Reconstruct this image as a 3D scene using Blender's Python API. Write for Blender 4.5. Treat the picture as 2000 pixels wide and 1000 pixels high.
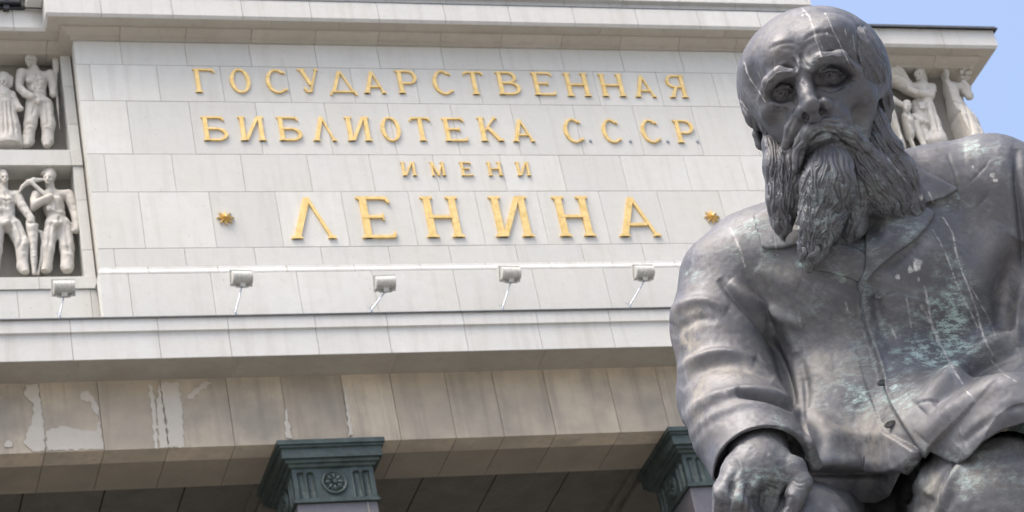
import bpy, bmesh, math, random
import numpy as np
from mathutils import Matrix, Vector
for o in list(bpy.data.objects): bpy.data.objects.remove(o)
SC = bpy.context.scene
COL = SC.collection
random.seed(7); RNG = np.random.default_rng(7)
R = math.radians

# ------------------------------------------------------------------ camera, sky, sun, exposure
CAM_LOC = np.array([0., 0., 1.6])
FOC = 4907.0                                   # focal length in photo pixels (photo 2000 px wide)
CR = np.array([[0.94725881, 0.01024169, -0.32030589],
               [-0.26214284, -0.55016696, -0.79284137],
               [-0.18434176, 0.83499187, -0.51846571]])
# world axes of the camera (x right, y up, z back); world y runs into the facade
_m = Matrix(CR.tolist()).to_4x4()
cam = bpy.data.cameras.new('camera'); cam_o = bpy.data.objects.new('camera', cam); COL.objects.link(cam_o)
cam_o.matrix_world = Matrix.Translation(CAM_LOC.tolist()) @ _m
cam.sensor_width = 36; cam.lens = 36*FOC/2000; cam.clip_start = .1; cam.clip_end = 5000
cam.dof.use_dof = True; cam.dof.focus_distance = 9.3; cam.dof.aperture_fstop = 13
SC.camera = cam_o

SUN_EL, SUN_AZ = R(67), R(238)                 # azimuth clockwise from +y: behind the camera, to the left
w = bpy.data.worlds.new('World'); SC.world = w; w.use_nodes = True
nt = w.node_tree; nt.nodes.clear()
sky = nt.nodes.new('ShaderNodeTexSky'); sky.sky_type = 'NISHITA'; sky.sun_disc = False
sky.sun_elevation = SUN_EL; sky.sun_rotation = SUN_AZ
sky.air_density = 1.0; sky.dust_density = 7.0; sky.ozone_density = 1.6
bg = nt.nodes.new('ShaderNodeBackground'); bg.inputs[1].default_value = 0.132
out = nt.nodes.new('ShaderNodeOutputWorld')
nt.links.new(sky.outputs[0], bg.inputs[0]); nt.links.new(bg.outputs[0], out.inputs[0])
sl = bpy.data.lights.new('sun', 'SUN'); sl.energy = 1.3; sl.angle = R(34); sl.color = (1, .94, .84)
so = bpy.data.objects.new('sun', sl); COL.objects.link(so)
_d = Vector((math.sin(SUN_AZ)*math.cos(SUN_EL), math.cos(SUN_AZ)*math.cos(SUN_EL), math.sin(SUN_EL)))
so.rotation_euler = _d.to_track_quat('Z', 'Y').to_euler(); so.location = (0, -20, 40)
SC.view_settings.view_transform = 'Standard'; SC.view_settings.look = 'None'
SC.view_settings.gamma = 1; SC.view_settings.use_curve_mapping = False
SC.view_settings.exposure = 1.5
# ------------------------------------------------------------------ materials
M = {}
def mat(name, rough=.6, metal=0.):
    m = bpy.data.materials.new(name); m.use_nodes = True; n = m.node_tree
    b = n.nodes['Principled BSDF']; b.inputs['Roughness'].default_value = rough; b.inputs['Metallic'].default_value = metal
    M[name] = m; return m, n, b
def N(n, typ, **kw):
    x = n.nodes.new(typ)
    for k, v in kw.items():
        if k.startswith('i_'): x.inputs[k[2:].replace('_', ' ')].default_value = v
        else: setattr(x, k, v)
    return x
def L(n, a, b): n.links.new(a, b)
def noise(n, co, scale, detail=6, rough=.6, lo=.35, hi=.65):
    t = N(n, 'ShaderNodeTexNoise'); t.inputs['Scale'].default_value = scale; t.inputs['Detail'].default_value = detail; t.inputs['Roughness'].default_value = rough
    L(n, co, t.inputs['Vector'])
    r = N(n, 'ShaderNodeMapRange'); r.inputs['From Min'].default_value = lo; r.inputs['From Max'].default_value = hi
    L(n, t.outputs['Fac'], r.inputs['Value']); return r.outputs['Result']
def mix(n, fac, a, b):
    x = N(n, 'ShaderNodeMix', data_type='RGBA')
    for s, v in ((x.inputs[0], fac), (x.inputs[6], a), (x.inputs[7], b)):
        if isinstance(v, (int, float)): s.default_value = v
        elif isinstance(v, tuple): s.default_value = v + (1,) if len(v) == 3 else v
        else: L(n, v, s)
    return x.outputs[2]
def mth(n, op, a, b=0., clamp=False):
    x = N(n, 'ShaderNodeMath', operation=op); x.use_clamp = clamp
    for s, v in ((x.inputs[0], a), (x.inputs[1], b)):
        if isinstance(v, (int, float)): s.default_value = v
        else: L(n, v, s)
    return x.outputs[0]
def bump(n, b, h, strength, dist):
    x = N(n, 'ShaderNodeBump'); x.inputs['Strength'].default_value = strength; x.inputs['Distance'].default_value = dist
    L(n, h, x.inputs['Height']); L(n, x.outputs[0], b.inputs['Normal'])
def coords(n, which='Object'): return N(n, 'ShaderNodeTexCoord').outputs[which]
def attr(n, name):
    return N(n, 'ShaderNodeAttribute', attribute_name=name).outputs['Fac']

def bronze():
    m, n, b = mat('bronze', .42, .75)
    co = coords(n)
    big, mid, fine = noise(n, co, 3.5, 8), noise(n, co, 14, 8, .65), noise(n, co, 60, 6, .7, .3, .7)
    vd, stv, tn = attr(n, 'verdigris'), attr(n, 'streak'), attr(n, 'tan')
    c = mix(n, big, (.074, .080, .096), (.116, .118, .130))
    c = mix(n, mth(n, 'MULTIPLY', mid, .5), c, (.118, .114, .106))
    c = mix(n, mth(n, 'MULTIPLY', fine, .25), c, (.048, .048, .060))
    mp2 = N(n, 'ShaderNodeMapping'); mp2.inputs['Rotation'].default_value = (.4, .7, .3); mp2.inputs['Scale'].default_value = (1, 3.2, 1); L(n, co, mp2.inputs[0])
    dry = mth(n, 'MULTIPLY', noise(n, mp2.outputs[0], 9, 12, .8, .50, .66), noise(n, co, 4.5, 5, .6, .38, .62), True)
    c = mix(n, mth(n, 'MULTIPLY', dry, .62), c, (.245, .25, .275))
    tf = mth(n, 'MULTIPLY', tn, noise(n, co, 22, 8, .7, .38, .6), True)
    c = mix(n, mth(n, 'MULTIPLY', tf, .6), c, (.38, .345, .275))
    # scratchy patches of green
    mp = N(n, 'ShaderNodeMapping'); mp.inputs['Rotation'].default_value = (.3, .5, 0); mp.inputs['Scale'].default_value = (.7, 1, 1.5); L(n, co, mp.inputs[0])
    g = noise(n, mp.outputs[0], 24, 12, .82, .47, .60)
    g = mth(n, 'MULTIPLY', g, noise(n, co, 7, 6, .65, .40, .58), True)
    gf = mth(n, 'MULTIPLY', mth(n, 'MULTIPLY', vd, 2.1), g, True)
    gf = mth(n, 'MULTIPLY', gf, .75)
    c = mix(n, gf, c, (.40, .53, .51))
    stv = mth(n, 'MULTIPLY', stv, mth(n, 'ADD', .35, mth(n, 'MULTIPLY', noise(n, co, 34, 8, .8, .42, .56), .65)), True)
    c = mix(n, stv, c, (.60, .60, .58))
    L(n, c, b.inputs['Base Color'])
    cover = mth(n, 'MAXIMUM', mth(n, 'MAXIMUM', gf, stv), mth(n, 'MAXIMUM', mth(n, 'MULTIPLY', tf, .6), mth(n, 'MULTIPLY', dry, .6)), True)
    L(n, mth(n, 'SUBTRACT', .36, mth(n, 'MULTIPLY', cover, .36)), b.inputs['Metallic'])
    rg = mth(n, 'ADD', .48, mth(n, 'MULTIPLY', mid, .16)); rg = mth(n, 'ADD', rg, mth(n, 'MULTIPLY', cover, .3))
    L(n, rg, b.inputs['Roughness'])
    h = mth(n, 'ADD', mth(n, 'MULTIPLY', fine, .5), mth(n, 'MULTIPLY', noise(n, co, 180, 4, .7, .3, .7), .4))
    h = mth(n, 'ADD', h, mth(n, 'MULTIPLY', cover, .8))
    bump(n, b, h, .22, .004)
bronze()
def stone(name, base, warm, dark, tint=.10, rough=.8, blotch=.35, pits=.5, streak=.3):
    m, n, b = mat(name, rough)
    geo = N(n, 'ShaderNodeNewGeometry').outputs['Position']
    rnd = N(n, 'ShaderNodeObjectInfo').outputs['Random']
    off = N(n, 'ShaderNodeCombineXYZ'); L(n, mth(n, 'MULTIPLY', rnd, 37.), off.inputs[0]); L(n, mth(n, 'MULTIPLY', rnd, 91.), off.inputs[2])
    ad = N(n, 'ShaderNodeVectorMath', operation='ADD'); L(n, geo, ad.inputs[0]); L(n, off.outputs[0], ad.inputs[1]); co = ad.outputs[0]
    c = mix(n, mth(n, 'MULTIPLY', rnd, 1.), tuple(x*(1-tint) for x in base), tuple(x*(1+tint*.6) for x in base))
    c = mix(n, mth(n, 'MULTIPLY', noise(n, co, .9, 7, .6, .4, .7), blotch), c, warm)
    # rain streaks running down
    mp = N(n, 'ShaderNodeMapping'); mp.inputs['Scale'].default_value = (5, 5, .35); L(n, co, mp.inputs[0])
    c = mix(n, mth(n, 'MULTIPLY', noise(n, mp.outputs[0], 1.2, 6, .6, .5, .75), streak), c, dark)
    c = mix(n, mth(n, 'MULTIPLY', noise(n, co, 5, 8, .7, .45, .75), .25), c, tuple(x*.72 for x in base))
    c = mix(n, mth(n, 'MULTIPLY', noise(n, co, 45, 4, .7, .4, .7), .14), c, tuple(x*.55 for x in base))
    v = N(n, 'ShaderNodeTexVoronoi'); v.inputs['Scale'].default_value = 5.; L(n, co, v.inputs['Vector'])
    pit = mth(n, 'LESS_THAN', v.outputs['Distance'], .055)
    pit = mth(n, 'MULTIPLY', pit, noise(n, co, 1.7, 3, .5, .5, .52), True)
    c = mix(n, mth(n, 'MULTIPLY', pit, pits), c, tuple(x*.35 for x in base))
    L(n, c, b.inputs['Base Color'])
    h = mth(n, 'SUBTRACT', mth(n, 'ADD', noise(n, co, 40, 6, .7, .3, .7), mth(n, 'MULTIPLY', noise(n, co, 6, 6, .6, .3, .7), 1.2)), mth(n, 'MULTIPLY', pit, 2.))
    bump(n, b, h, .3, .006)
stone('stone', (.535, .54, .512), (.495, .483, .435), (.38, .365, .33), .085, blotch=.5, streak=.38, pits=.65)
stone('fascia_stone', (.515, .522, .505), (.46, .45, .40), (.33, .31, .27), .06, streak=.45)
stone('moulding_stone', (.40, .38, .335), (.34, .31, .25), (.26, .24, .2), .08, blotch=.6)
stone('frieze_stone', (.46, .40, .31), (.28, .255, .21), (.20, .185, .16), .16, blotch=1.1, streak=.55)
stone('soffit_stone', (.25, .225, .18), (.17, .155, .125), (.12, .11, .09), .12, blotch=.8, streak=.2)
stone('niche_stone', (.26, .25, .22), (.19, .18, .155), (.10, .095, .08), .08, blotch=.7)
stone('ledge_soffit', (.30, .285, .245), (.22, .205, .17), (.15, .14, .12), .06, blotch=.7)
stone('relief_stone', (.50, .485, .45), (.42, .39, .33), (.28, .26, .22), .03, blotch=.55, pits=.2)
stone('plaster', (.50, .47, .41), (.40, .365, .30), (.34, .31, .26), .05, pits=.2)
m, n, b = mat('joint', .95); b.inputs['Base Color'].default_value = (.22, .205, .18, 1)
def plain(name, col, rough, metal, var, sc=8.):
    m, n, b = mat(name, rough, metal); co = N(n, 'ShaderNodeNewGeometry').outputs['Position']
    c = mix(n, noise(n, co, sc, 7, .65), tuple(x*(1-var) for x in col), tuple(min(1, x*(1+var)) for x in col))
    c = mix(n, mth(n, 'MULTIPLY', noise(n, co, sc*6, 5, .7, .5, .75), .5), c, tuple(x*.6 for x in col))
    L(n, c, b.inputs['Base Color']); bump(n, b, noise(n, co, sc*5, 5), .25, .003)
    return m, n, b
plain('flashing', (.05, .055, .06), .5, .6, .25)
plain('zinc', (.30, .33, .37), .45, .7, .2, 20)
plain('lamp_paint', (.46, .465, .44), .5, 0, .12, 14)
plain('black_lamp', (.015, .016, .02), .4, 0, .2)
plain('column_stone', (.10, .097, .108), .45, 0, .15, 3)
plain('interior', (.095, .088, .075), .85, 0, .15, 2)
plain('ground', (.20, .195, .185), .85, 0, .15, .6)
plain('granite', (.20, .19, .185), .5, 0, .2, 9)
m, n, b = plain('green_bronze', (.046, .064, .060), .5, .3, .3, 5)
# gilt letters with tarnish
m, n, b = mat('gilt', .42, .5)
co = N(n, 'ShaderNodeNewGeometry').outputs['Position']
c = mix(n, noise(n, co, 9, 6), (.66, .46, .16), (.82, .59, .25))
mp = N(n, 'ShaderNodeMapping'); mp.inputs['Scale'].default_value = (9, 9, 1.6); L(n, co, mp.inputs[0])
c = mix(n, mth(n, 'MULTIPLY', noise(n, mp.outputs[0], 2.2, 6, .65, .60, .74), .7), c, (.26, .17, .07))
L(n, c, b.inputs['Base Color']); bump(n, b, noise(n, co, 30, 5), .3, .004)
m, n, b = mat('lens', .1, .2); b.inputs['Base Color'].default_value = (.10, .25, .7, 1)  # blue reflection in the roof lamp's glass, painted as base colour
# ------------------------------------------------------------------ sculpting tools
# Sculpted things are modelled as signed distance fields in a modelling frame (u right, v down, w toward the front),
# then turned into real closed meshes.
def V(*a): return np.array(a, float)
def norm(a):
    a = np.asarray(a, float); return a / np.linalg.norm(a)

class Sdf:
    def __init__(s): s.prims = []
    def ell(s, c, r, B=None, k=12, sub=False):
        s.prims.append(('e', V(*c), V(*r), B, k, sub, V(*c), max(r))); return s
    def cap(s, p, q, r0, r1, k=12, sub=False):
        p, q = V(*p), V(*q)
        s.prims.append(('c', p, q, (r0, r1), k, sub, (p+q)/2, np.linalg.norm(p-q)/2 + max(r0, r1))); return s
    def chain(s, pts, k=12, k2=None, sub=False):
        # pts: (x, y, z, r); joints inside one chain blend with k2
        for i in range(len(pts)-1):
            a, b = pts[i], pts[i+1]
            s.cap(a[:3], b[:3], a[3], b[3], k if i == 0 else (k2 or k), sub)
        return s
    def box(s, c, h, B=None, r=4, k=8, sub=False):
        s.prims.append(('b', V(*c), V(*h), (B, r), k, sub, V(*c), float(np.linalg.norm(h)) + r)); return s
    def __call__(s, P, reach=1e9):
        P = np.asarray(P, np.float32)
        d = np.full(len(P), 1e4, np.float32)
        lo, hi = P.min(0), P.max(0)
        for kind, a, b, ex, k, sub, cen, rad in s.prims:
            gap = np.linalg.norm(np.maximum(0, np.maximum(lo-cen, cen-hi)))
            if gap > rad + k + reach: continue
            if kind == 'e':
                q = P - a.astype(np.float32)
                if ex is not None: q = q @ ex.T.astype(np.float32)
                ir = (1/b).astype(np.float32)
                k0 = np.sqrt(((q*ir)**2).sum(1)); k1 = np.sqrt(((q*ir*ir)**2).sum(1)) + 1e-9
                e = k0*(k0-1)/k1
                e = np.where(k0 < .2, -min(b)*(1-k0), e)
            elif kind == 'c':
                ba = (b-a).astype(np.float32); pa = P - a.astype(np.float32)
                t = np.clip(pa @ ba / max(1e-9, float(ba @ ba)), 0, 1)
                e = np.linalg.norm(pa - t[:, None]*ba, axis=1) - (ex[0] + (ex[1]-ex[0])*t)
            else:
                q = P - a.astype(np.float32)
                if ex[0] is not None: q = q @ ex[0].T.astype(np.float32)
                q = np.abs(q) - (b-ex[1]).astype(np.float32)
                e = np.linalg.norm(np.maximum(q, 0), axis=1) + np.minimum(q.max(1), 0) - ex[1]
            if sub:
                h = np.maximum(k - np.abs(d + e), 0)/max(k, 1e-6)
                d = np.maximum(d, -e) + h*h*k*.25
            else:
                h = np.maximum(k - np.abs(d - e), 0)/max(k, 1e-6)
                d = np.minimum(d, e) - h*h*k*.25
        return d

def sdf_mesh(fn, lo, hi, h, slack=1.5):
    """sparse evaluation of fn on a grid of step h; returns vertices and quads (numpy)"""
    import openvdb
    lo, hi = np.array(lo, float), np.array(hi, float)
    nb = np.ceil((hi-lo)/(8*h)).astype(int)
    H = 8*h
    I = np.stack(np.meshgrid(*[np.arange(n) for n in nb], indexing='ij'), -1).reshape(-1, 3)
    C = lo + (I + .5)*H - h*.5
    d = np.concatenate([fn(C[i:i+256], H*3) for i in range(0, len(C), 256)])
    act = np.abs(d) < H*.87*slack
    arr = np.repeat(np.repeat(np.repeat(np.sign(d).reshape(nb), 8, 0), 8, 1), 8, 2).astype(np.float32)*H
    off = np.stack(np.meshgrid(*[np.arange(8)]*3, indexing='ij'), -1).reshape(-1, 3)
    A = I[act]
    A = A[np.lexsort((A[:, 2], A[:, 1], A[:, 0]//2))]
    for i in range(0, len(A), 24):
        idx = (A[i:i+24, None, :]*8 + off[None]).reshape(-1, 3)
        v = fn(lo + idx*h, H*1.6)
        arr[idx[:, 0], idx[:, 1], idx[:, 2]] = v
    arr = np.pad(arr, 1, constant_values=H)
    g = openvdb.FloatGrid(background=float(H)); g.copyFromArray(arr)
    p, q = g.convertToQuads(isovalue=0.0)
    p, q = lo + (np.asarray(p, float) - 1)*h, np.asarray(q, np.int32)
    c = p.mean(0)                              # orient the faces outward in the modelling frame
    vol = np.einsum('ij,ij->i', p[q[:, 0]]-c, np.cross(p[q[:, 2]]-p[q[:, 0]], p[q[:, 3]]-p[q[:, 1]])).sum()
    return p, (q if vol > 0 else q[:, ::-1])

def vnormals(v, q):
    n = np.cross(v[q[:, 2]]-v[q[:, 0]], v[q[:, 3]]-v[q[:, 1]])
    out = np.zeros_like(v)
    for i in range(4): np.add.at(out, q[:, i], n)
    return out/np.maximum(1e-9, np.linalg.norm(out, axis=1))[:, None]

def poly_dist(P, pts):
    """2D distance from points to a polyline, with the parameter 0..1 along it and the signed side"""
    pts = np.asarray(pts, float)
    best = np.full(len(P), 1e9); tt = np.zeros(len(P)); side = np.zeros(len(P))
    L = np.r_[0, np.cumsum(np.linalg.norm(np.diff(pts, axis=0), axis=1))]
    for i in range(len(pts)-1):
        a, b = pts[i], pts[i+1]; ba = b-a
        t = np.clip((P-a) @ ba/(ba @ ba), 0, 1)
        r = P - a - t[:, None]*ba
        dd = np.hypot(r[:, 0], r[:, 1]); m = dd < best
        best[m] = dd[m]; tt[m] = (L[i] + t[m]*(L[i+1]-L[i]))/L[-1]
        side[m] = np.sign(ba[0]*r[m, 1] - ba[1]*r[m, 0])
    return best, tt, side

def poly_sdf(P, pts):
    """signed distance to a closed 2D polygon, negative inside"""
    pts = np.asarray(pts, float)
    d, _, _ = poly_dist(P, np.vstack([pts, pts[:1]]))
    ins = np.zeros(len(P), bool)
    for i in range(len(pts)):
        a, b = pts[i], pts[(i+1) % len(pts)]
        c = (a[1] > P[:, 1]) != (b[1] > P[:, 1])
        if a[1] != b[1]:
            ins ^= c & (P[:, 0] < (b[0]-a[0])*(P[:, 1]-a[1])/(b[1]-a[1]) + a[0])
    return np.where(ins, -d, d)

def smooth(pts, n=4):
    """Catmull-Rom through the points (any dimension)"""
    p = np.asarray(pts, float)
    q = np.vstack([2*p[0]-p[1], p, 2*p[-1]-p[-2]])
    out = []
    for i in range(1, len(q)-2):
        for t in np.arange(n)/n:
            out.append(.5*((2*q[i]) + (q[i+1]-q[i-1])*t + (2*q[i-1]-5*q[i]+4*q[i+1]-q[i+2])*t*t
                           + (3*q[i]-q[i-1]-3*q[i+1]+q[i+2])*t**3))
    out.append(p[-1]); return np.array(out)

def np_mesh(name, v, f, mat, parent=None, attrs=None, shade=True):
    me = bpy.data.meshes.new(name)
    me.from_pydata(np.asarray(v).tolist(), [], np.asarray(f).tolist() if not isinstance(f, list) else f)
    me.materials.append(mat)
    if shade: me.shade_smooth()
    if attrs:
        for k, a in attrs.items():
            at = me.attributes.new(k, 'FLOAT', 'POINT'); at.data.foreach_set('value', np.asarray(a, np.float32))
    o = bpy.data.objects.new(name, me); COL.objects.link(o)
    if parent is not None: o.parent = parent
    return o
# ------------------------------------------------------------------ building tools
def tag(o, label=None, cat=None, group=None, kind=None):
    if label: o['label'] = label
    if cat: o['category'] = cat
    if group: o['group'] = group
    if kind: o['kind'] = kind
    return o
def empty(name, loc, parent=None):
    o = bpy.data.objects.new(name, None); COL.objects.link(o); o.location = loc; o.empty_display_size = .2
    if parent: o.parent = parent
    return o
def link(name, bm, m, parent=None, smooth=False, loc=None):
    """bmesh in world coordinates -> object; a parented object is moved into its parent's frame"""
    me = bpy.data.meshes.new(name); bmesh.ops.recalc_face_normals(bm, faces=bm.faces[:]); bm.to_mesh(me); bm.free()
    me.materials.append(M[m] if isinstance(m, str) else m)
    if smooth: me.shade_smooth()
    o = bpy.data.objects.new(name, me); COL.objects.link(o)
    off = Vector(loc) if loc is not None else Vector((0, 0, 0))
    p = parent
    while p: off = off + p.location; p = p.parent
    if parent: o.parent = parent
    me.transform(Matrix.Translation(-off))
    if loc is not None: o.location = loc
    return o
def bm_box(bm, x0, x1, y0, y1, z0, z1, bev=0.):
    r = bmesh.ops.create_cube(bm, size=1); vs = r['verts']
    for v in vs: v.co = ((x0+x1)/2 + v.co.x*(x1-x0), (y0+y1)/2 + v.co.y*(y1-y0), (z0+z1)/2 + v.co.z*(z1-z0))
    if bev:
        es = list({e for v in vs for e in v.link_edges})
        bmesh.ops.bevel(bm, geom=es, offset=bev, segments=1, affect='EDGES', profile=.5)
    return vs
def box(name, x0, x1, y0, y1, z0, z1, m, parent=None, bev=0., jit=0.):
    bm = bmesh.new()
    d = random.uniform(-jit, jit)
    bm_box(bm, x0, x1, y0+d, y1+d, z0, z1, bev); return link(name, bm, m, parent)
def sweep(bm, prof, path):
    """closed profile [(outward, z)] swept along an open path [(x, y)] with mitred corners; outward is to the right of travel"""
    P = [Vector(p) for p in path]; rings = []
    for i, p in enumerate(P):
        ns = []
        if i > 0: d = (P[i]-P[i-1]).normalized(); ns.append(Vector((d.y, -d.x)))
        if i < len(P)-1: d = (P[i+1]-P[i]).normalized(); ns.append(Vector((d.y, -d.x)))
        nn = ns[0] if len(ns) == 1 else (ns[0]+ns[1])/(1+ns[0].dot(ns[1]))
        rings.append([bm.verts.new((p.x+nn.x*o, p.y+nn.y*o, z)) for o, z in prof])
    k = len(prof)
    for a, b in zip(rings, rings[1:]):
        for j in range(k): bm.faces.new((a[j], a[(j+1) % k], b[(j+1) % k], b[j]))
    bm.faces.new(rings[0]); bm.faces.new(rings[-1][::-1])
def run(name, prof, x0, x1, y, joints, m, parent, left=None, right=None, gap=.004):
    """a moulding cut into stones at the joints; left/right = depth to which it returns round the corner"""
    xs = [x0] + [j for j in joints if x0 < j < x1] + [x1]
    for i in range(len(xs)-1):
        a, b = xs[i] + (gap if i else 0), xs[i+1] - (gap if i < len(xs)-2 else 0)
        path = [(a, y), (b, y)]
        if i == 0 and left: path = [(a, left)] + path
        if i == len(xs)-2 and right: path = path + [(b, right)]
        bm = bmesh.new(); sweep(bm, prof, path); link(name, bm, m, parent)
CZ = 1.6
def ray(px, py): return CR @ np.array([(px-1000)/FOC, -(py-500)/FOC, -1.])
def at(px, py, Y):
    """where a point of the photograph lies on the upright plane y = Y"""
    r = ray(px, py)*(Y/ray(px, py)[1]); return Vector((r[0], r[1], r[2]+CZ))

# ------------------------------------------------------------------ ground, sky is the world
bm = bmesh.new(); bmesh.ops.create_grid(bm, x_segments=4, y_segments=4, size=1500)
tag(link('ground', bm, 'ground'), kind='structure')

# ------------------------------------------------------------------ the library
D = 36.0; XL, XR, XC = 7.08, 20.96, 14.02
XLL, XRR = 2.54, 25.5
DS = 36.44                                     # plane of the side parts
bld = empty('library_building', (XC, D, 0))
tag(bld, 'pale stone library with gold inscription, carved reliefs and a columned portico', 'building')
def part(name): return empty(name, (0, 0, 0), bld)
Z = lambda z: z + CZ
PITCH = 1.22
def course(parent, name, x0, x1, yf, z0, z1, start, m, pitch=PITCH, thick=.25, jit=.002, g=.0028, seed=0):
    rg = random.Random(seed); k0 = math.floor((x0-start)/pitch)
    xs = [x0]
    for k in range(k0, k0+200):
        x = start + k*pitch + rg.uniform(-.05, .05)
        if x > x1-.12: break
        if x > x0+.12: xs.append(x)
    xs.append(x1)
    for a, b in zip(xs, xs[1:]):
        box(name, a+g, b-g, yf, yf+thick, z0+g, z1-g, m, parent, .004, jit)
iw = part('inscription_wall')
box('backing_wall', XL+.02, XR-.02, D+.03, D+2.2, Z(22.0), Z(28.6), 'joint', iw)
RZ = [28.297, 27.769, 26.954, 25.784, 24.968, 23.782, 23.405]
ST = [7.88, 7.31, 7.86, 7.31, 7.86, 7.31]
ST = [7.90, 7.29, 7.86, 7.38, 7.95, 7.33]
for i in range(6):
    course(iw, 'stone_slab', XL, XR, D, Z(RZ[i+1]), Z(RZ[i]), ST[i], 'stone', seed=i)
# sloping sill and base course
run('sill_stone', [(-.2, Z(23.405)), (0.004, Z(23.405)), (.012, Z(23.34)), (.05, Z(23.27)), (.05, Z(23.235)), (-.2, Z(23.235))], XL, XR, D, [7.9+PITCH*k for k in range(12)], 'fascia_stone', iw, D+.5, D+.5)
course(iw, 'stone_slab', XL-.05, XR+.05, D-.05, Z(21.8), Z(23.232), 7.55, 'stone', 1.45, seed=9)

# main cornice
CP = [(-.3, 28.297), (.02, 28.297), (.05, 28.30), (.05, 28.355), (.06, 28.362), (.09, 28.372), (.13, 28.39), (.18, 28.415), (.22, 28.438), (.245, 28.442), (.245, 28.475),
      (.486, 28.475), (.526, 28.527), (.526, 28.915), (-.3, 28.915)]
CP = [(o, Z(z)) for o, z in CP]
lo_p = CP[:11] + [(-.3, Z(28.475))]
hi_p = [(-.3, Z(28.477)), (.486, Z(28.477))] + CP[12:]
co = part('cornice')
run('moulding_stone', lo_p, XL, XR, D, [7.92+PITCH*k for k in range(12)], 'moulding_stone', co, D+.5, D+.5)
run('cornice_stone', hi_p, XL, XR, D, [7.55+1.3*k for k in range(12)], 'fascia_stone', co, D+.5, D+.5)
so_p = [(.10, Z(28.468)), (.482, Z(28.468)), (.482, Z(28.4765)), (.10, Z(28.4765))]
run('soffit_stone', so_p, XL, XR, D, [8.1+1.3*k for k in range(12)], 'moulding_stone', co, D+.4, D+.4)
dn = lambda p: [(o, z-.005) for o, z in p]
so_s = dn([(.10, Z(28.466)), (.482, Z(28.466)), (.482, Z(28.4765)), (.10, Z(28.4765))])
run('soffit_stone', so_s, XR-.2, XRR, DS, [22.4+1.3*k for k in range(4)], 'moulding_stone', co, None, DS+3)
run('soffit_stone', so_s, XLL, XL+.2, DS, [3.1+1.3*k for k in range(4)], 'moulding_stone', co, DS+3, None)
lo_c, hi_c = lo_p, hi_p
lo_p, hi_p = dn(lo_p), dn(hi_p)
run('moulding_stone', lo_p, XR-.2, XRR, DS, [22.2+1.25*k for k in range(5)], 'moulding_stone', co, None, DS+3)
run('cornice_stone', hi_p, XR-.2, XRR, DS, [22.0+1.4*k for k in range(5)], 'fascia_stone', co, None, DS+3)
run('moulding_stone', lo_p, XLL, XL+.2, DS, [2.9+1.25*k for k in range(5)], 'moulding_stone', co, DS+3, None)
run('cornice_stone', hi_p, XLL, XL+.2, DS, [3.23+1.4*k for k in range(5)], 'fascia_stone', co, DS+3, None)
# stepped attic above
AP = [(-.3, Z(28.917)), (.40, Z(28.917)), (.40, Z(29.00)), (.36, Z(29.01)), (.36, Z(29.16)), (.46, Z(29.175)), (.46, Z(29.9)), (-.3, Z(29.9))]
run('attic_stone', AP, XL-.42, XR+.42, D, [7.0+1.2*k for k in range(13)], 'fascia_stone', co, D+3, D+3)
fl = part('roof_flashing')
FP = [(-.3, Z(28.918)), (.56, Z(28.918)), (.60, Z(28.895)), (.61, Z(28.905)), (.57, Z(28.985)), (-.3, Z(29.02))]
for a, b, l, r in ((XR+.5, XRR, None, DS+3), (XLL, XL-.5, DS+3, None)):
    bm = bmesh.new(); p = [(a, DS), (b, DS)]
    if l: p = [(a, l)] + p
    if r: p = p + [(b, r)]
    sweep(bm, FP, p); link('metal_edge', bm, 'flashing', fl)
bm = bmesh.new(); sweep(bm, [(.40, Z(28.917)), (.535, Z(28.917)), (.535, Z(28.927)), (.40, Z(28.935))], [(XL, D+.4), (XL, D), (XR, D), (XR, D+.4)]); link('metal_edge', bm, 'flashing', fl)

# side parts with their niches
def side(x0, x1, strip, outer):
    s = part('side_wing'); nb = DS+.42
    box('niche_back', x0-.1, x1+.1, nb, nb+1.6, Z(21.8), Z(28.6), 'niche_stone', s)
    # floors and lintel bands between the niches
    for za, zb, st in ((25.83, 26.17, 0), (23.24, 23.49, .6)):
        course(s, 'stone_slab', x0, x1, DS-.03, Z(za), Z(zb), x0+.4+st, 'stone', 1.3, thick=.5, seed=int(za))
    course(s, 'stone_slab', x0, x1, DS, Z(21.8), Z(23.238), x0+.55, 'stone', 1.3, thick=.5, seed=31)
    # jamb stones
    for zs in ((26.172, 26.75, 27.6, 28.296), (23.492, 24.05, 25.1, 25.828)):
        for a, b in zip(zs, zs[1:]):
            box('jamb_stone', strip[0], strip[1], DS, DS+.5, Z(a)+.003, Z(b)-.003, 'stone', s, .004, .002)
side(XLL, XL, (6.90, XL), None)
side(XR, XRR-.15, (XR, XR+.18), None)

# ledge with the floodlights
YF = 35.9
led = part('ledge')
run('ledge_stone', [(-.5, Z(21.095)), (.6885, Z(21.095)), (.6885, Z(21.596)), (.7305, Z(21.606)), (.7305, Z(21.85)), (-.5, Z(21.85))], -6, 36, YF,
    [at(p, 650, 35.2)[0] for p in (-160, -12, 138, 309, 447, 618, 759, 909, 1054, 1196, 1330, 1470)] + [20.7+1.45*k for k in range(11)], 'fascia_stone', led)
bm = bmesh.new(); sweep(bm, [(-.2, Z(21.852)), (.74, Z(21.852)), (.75, Z(21.835)), (.762, Z(21.838)), (.755, Z(21.868)), (-.2, Z(22.02))], [(-6, YF), (36, YF)])
for v in bm.verts: v.co.z += .006*math.sin(v.co.x*1.7)
link('ledge_flashing', bm, 'flashing', led)
run('ledge_underside', [(.0, Z(21.086)), (.68, Z(21.086)), (.68, Z(21.094)), (.0, Z(21.094))], -6, 36, YF, [at(p, 700, 35.5)[0] for p in (150, 460, 770, 1060, 1330)], 'ledge_soffit', led)
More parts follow.
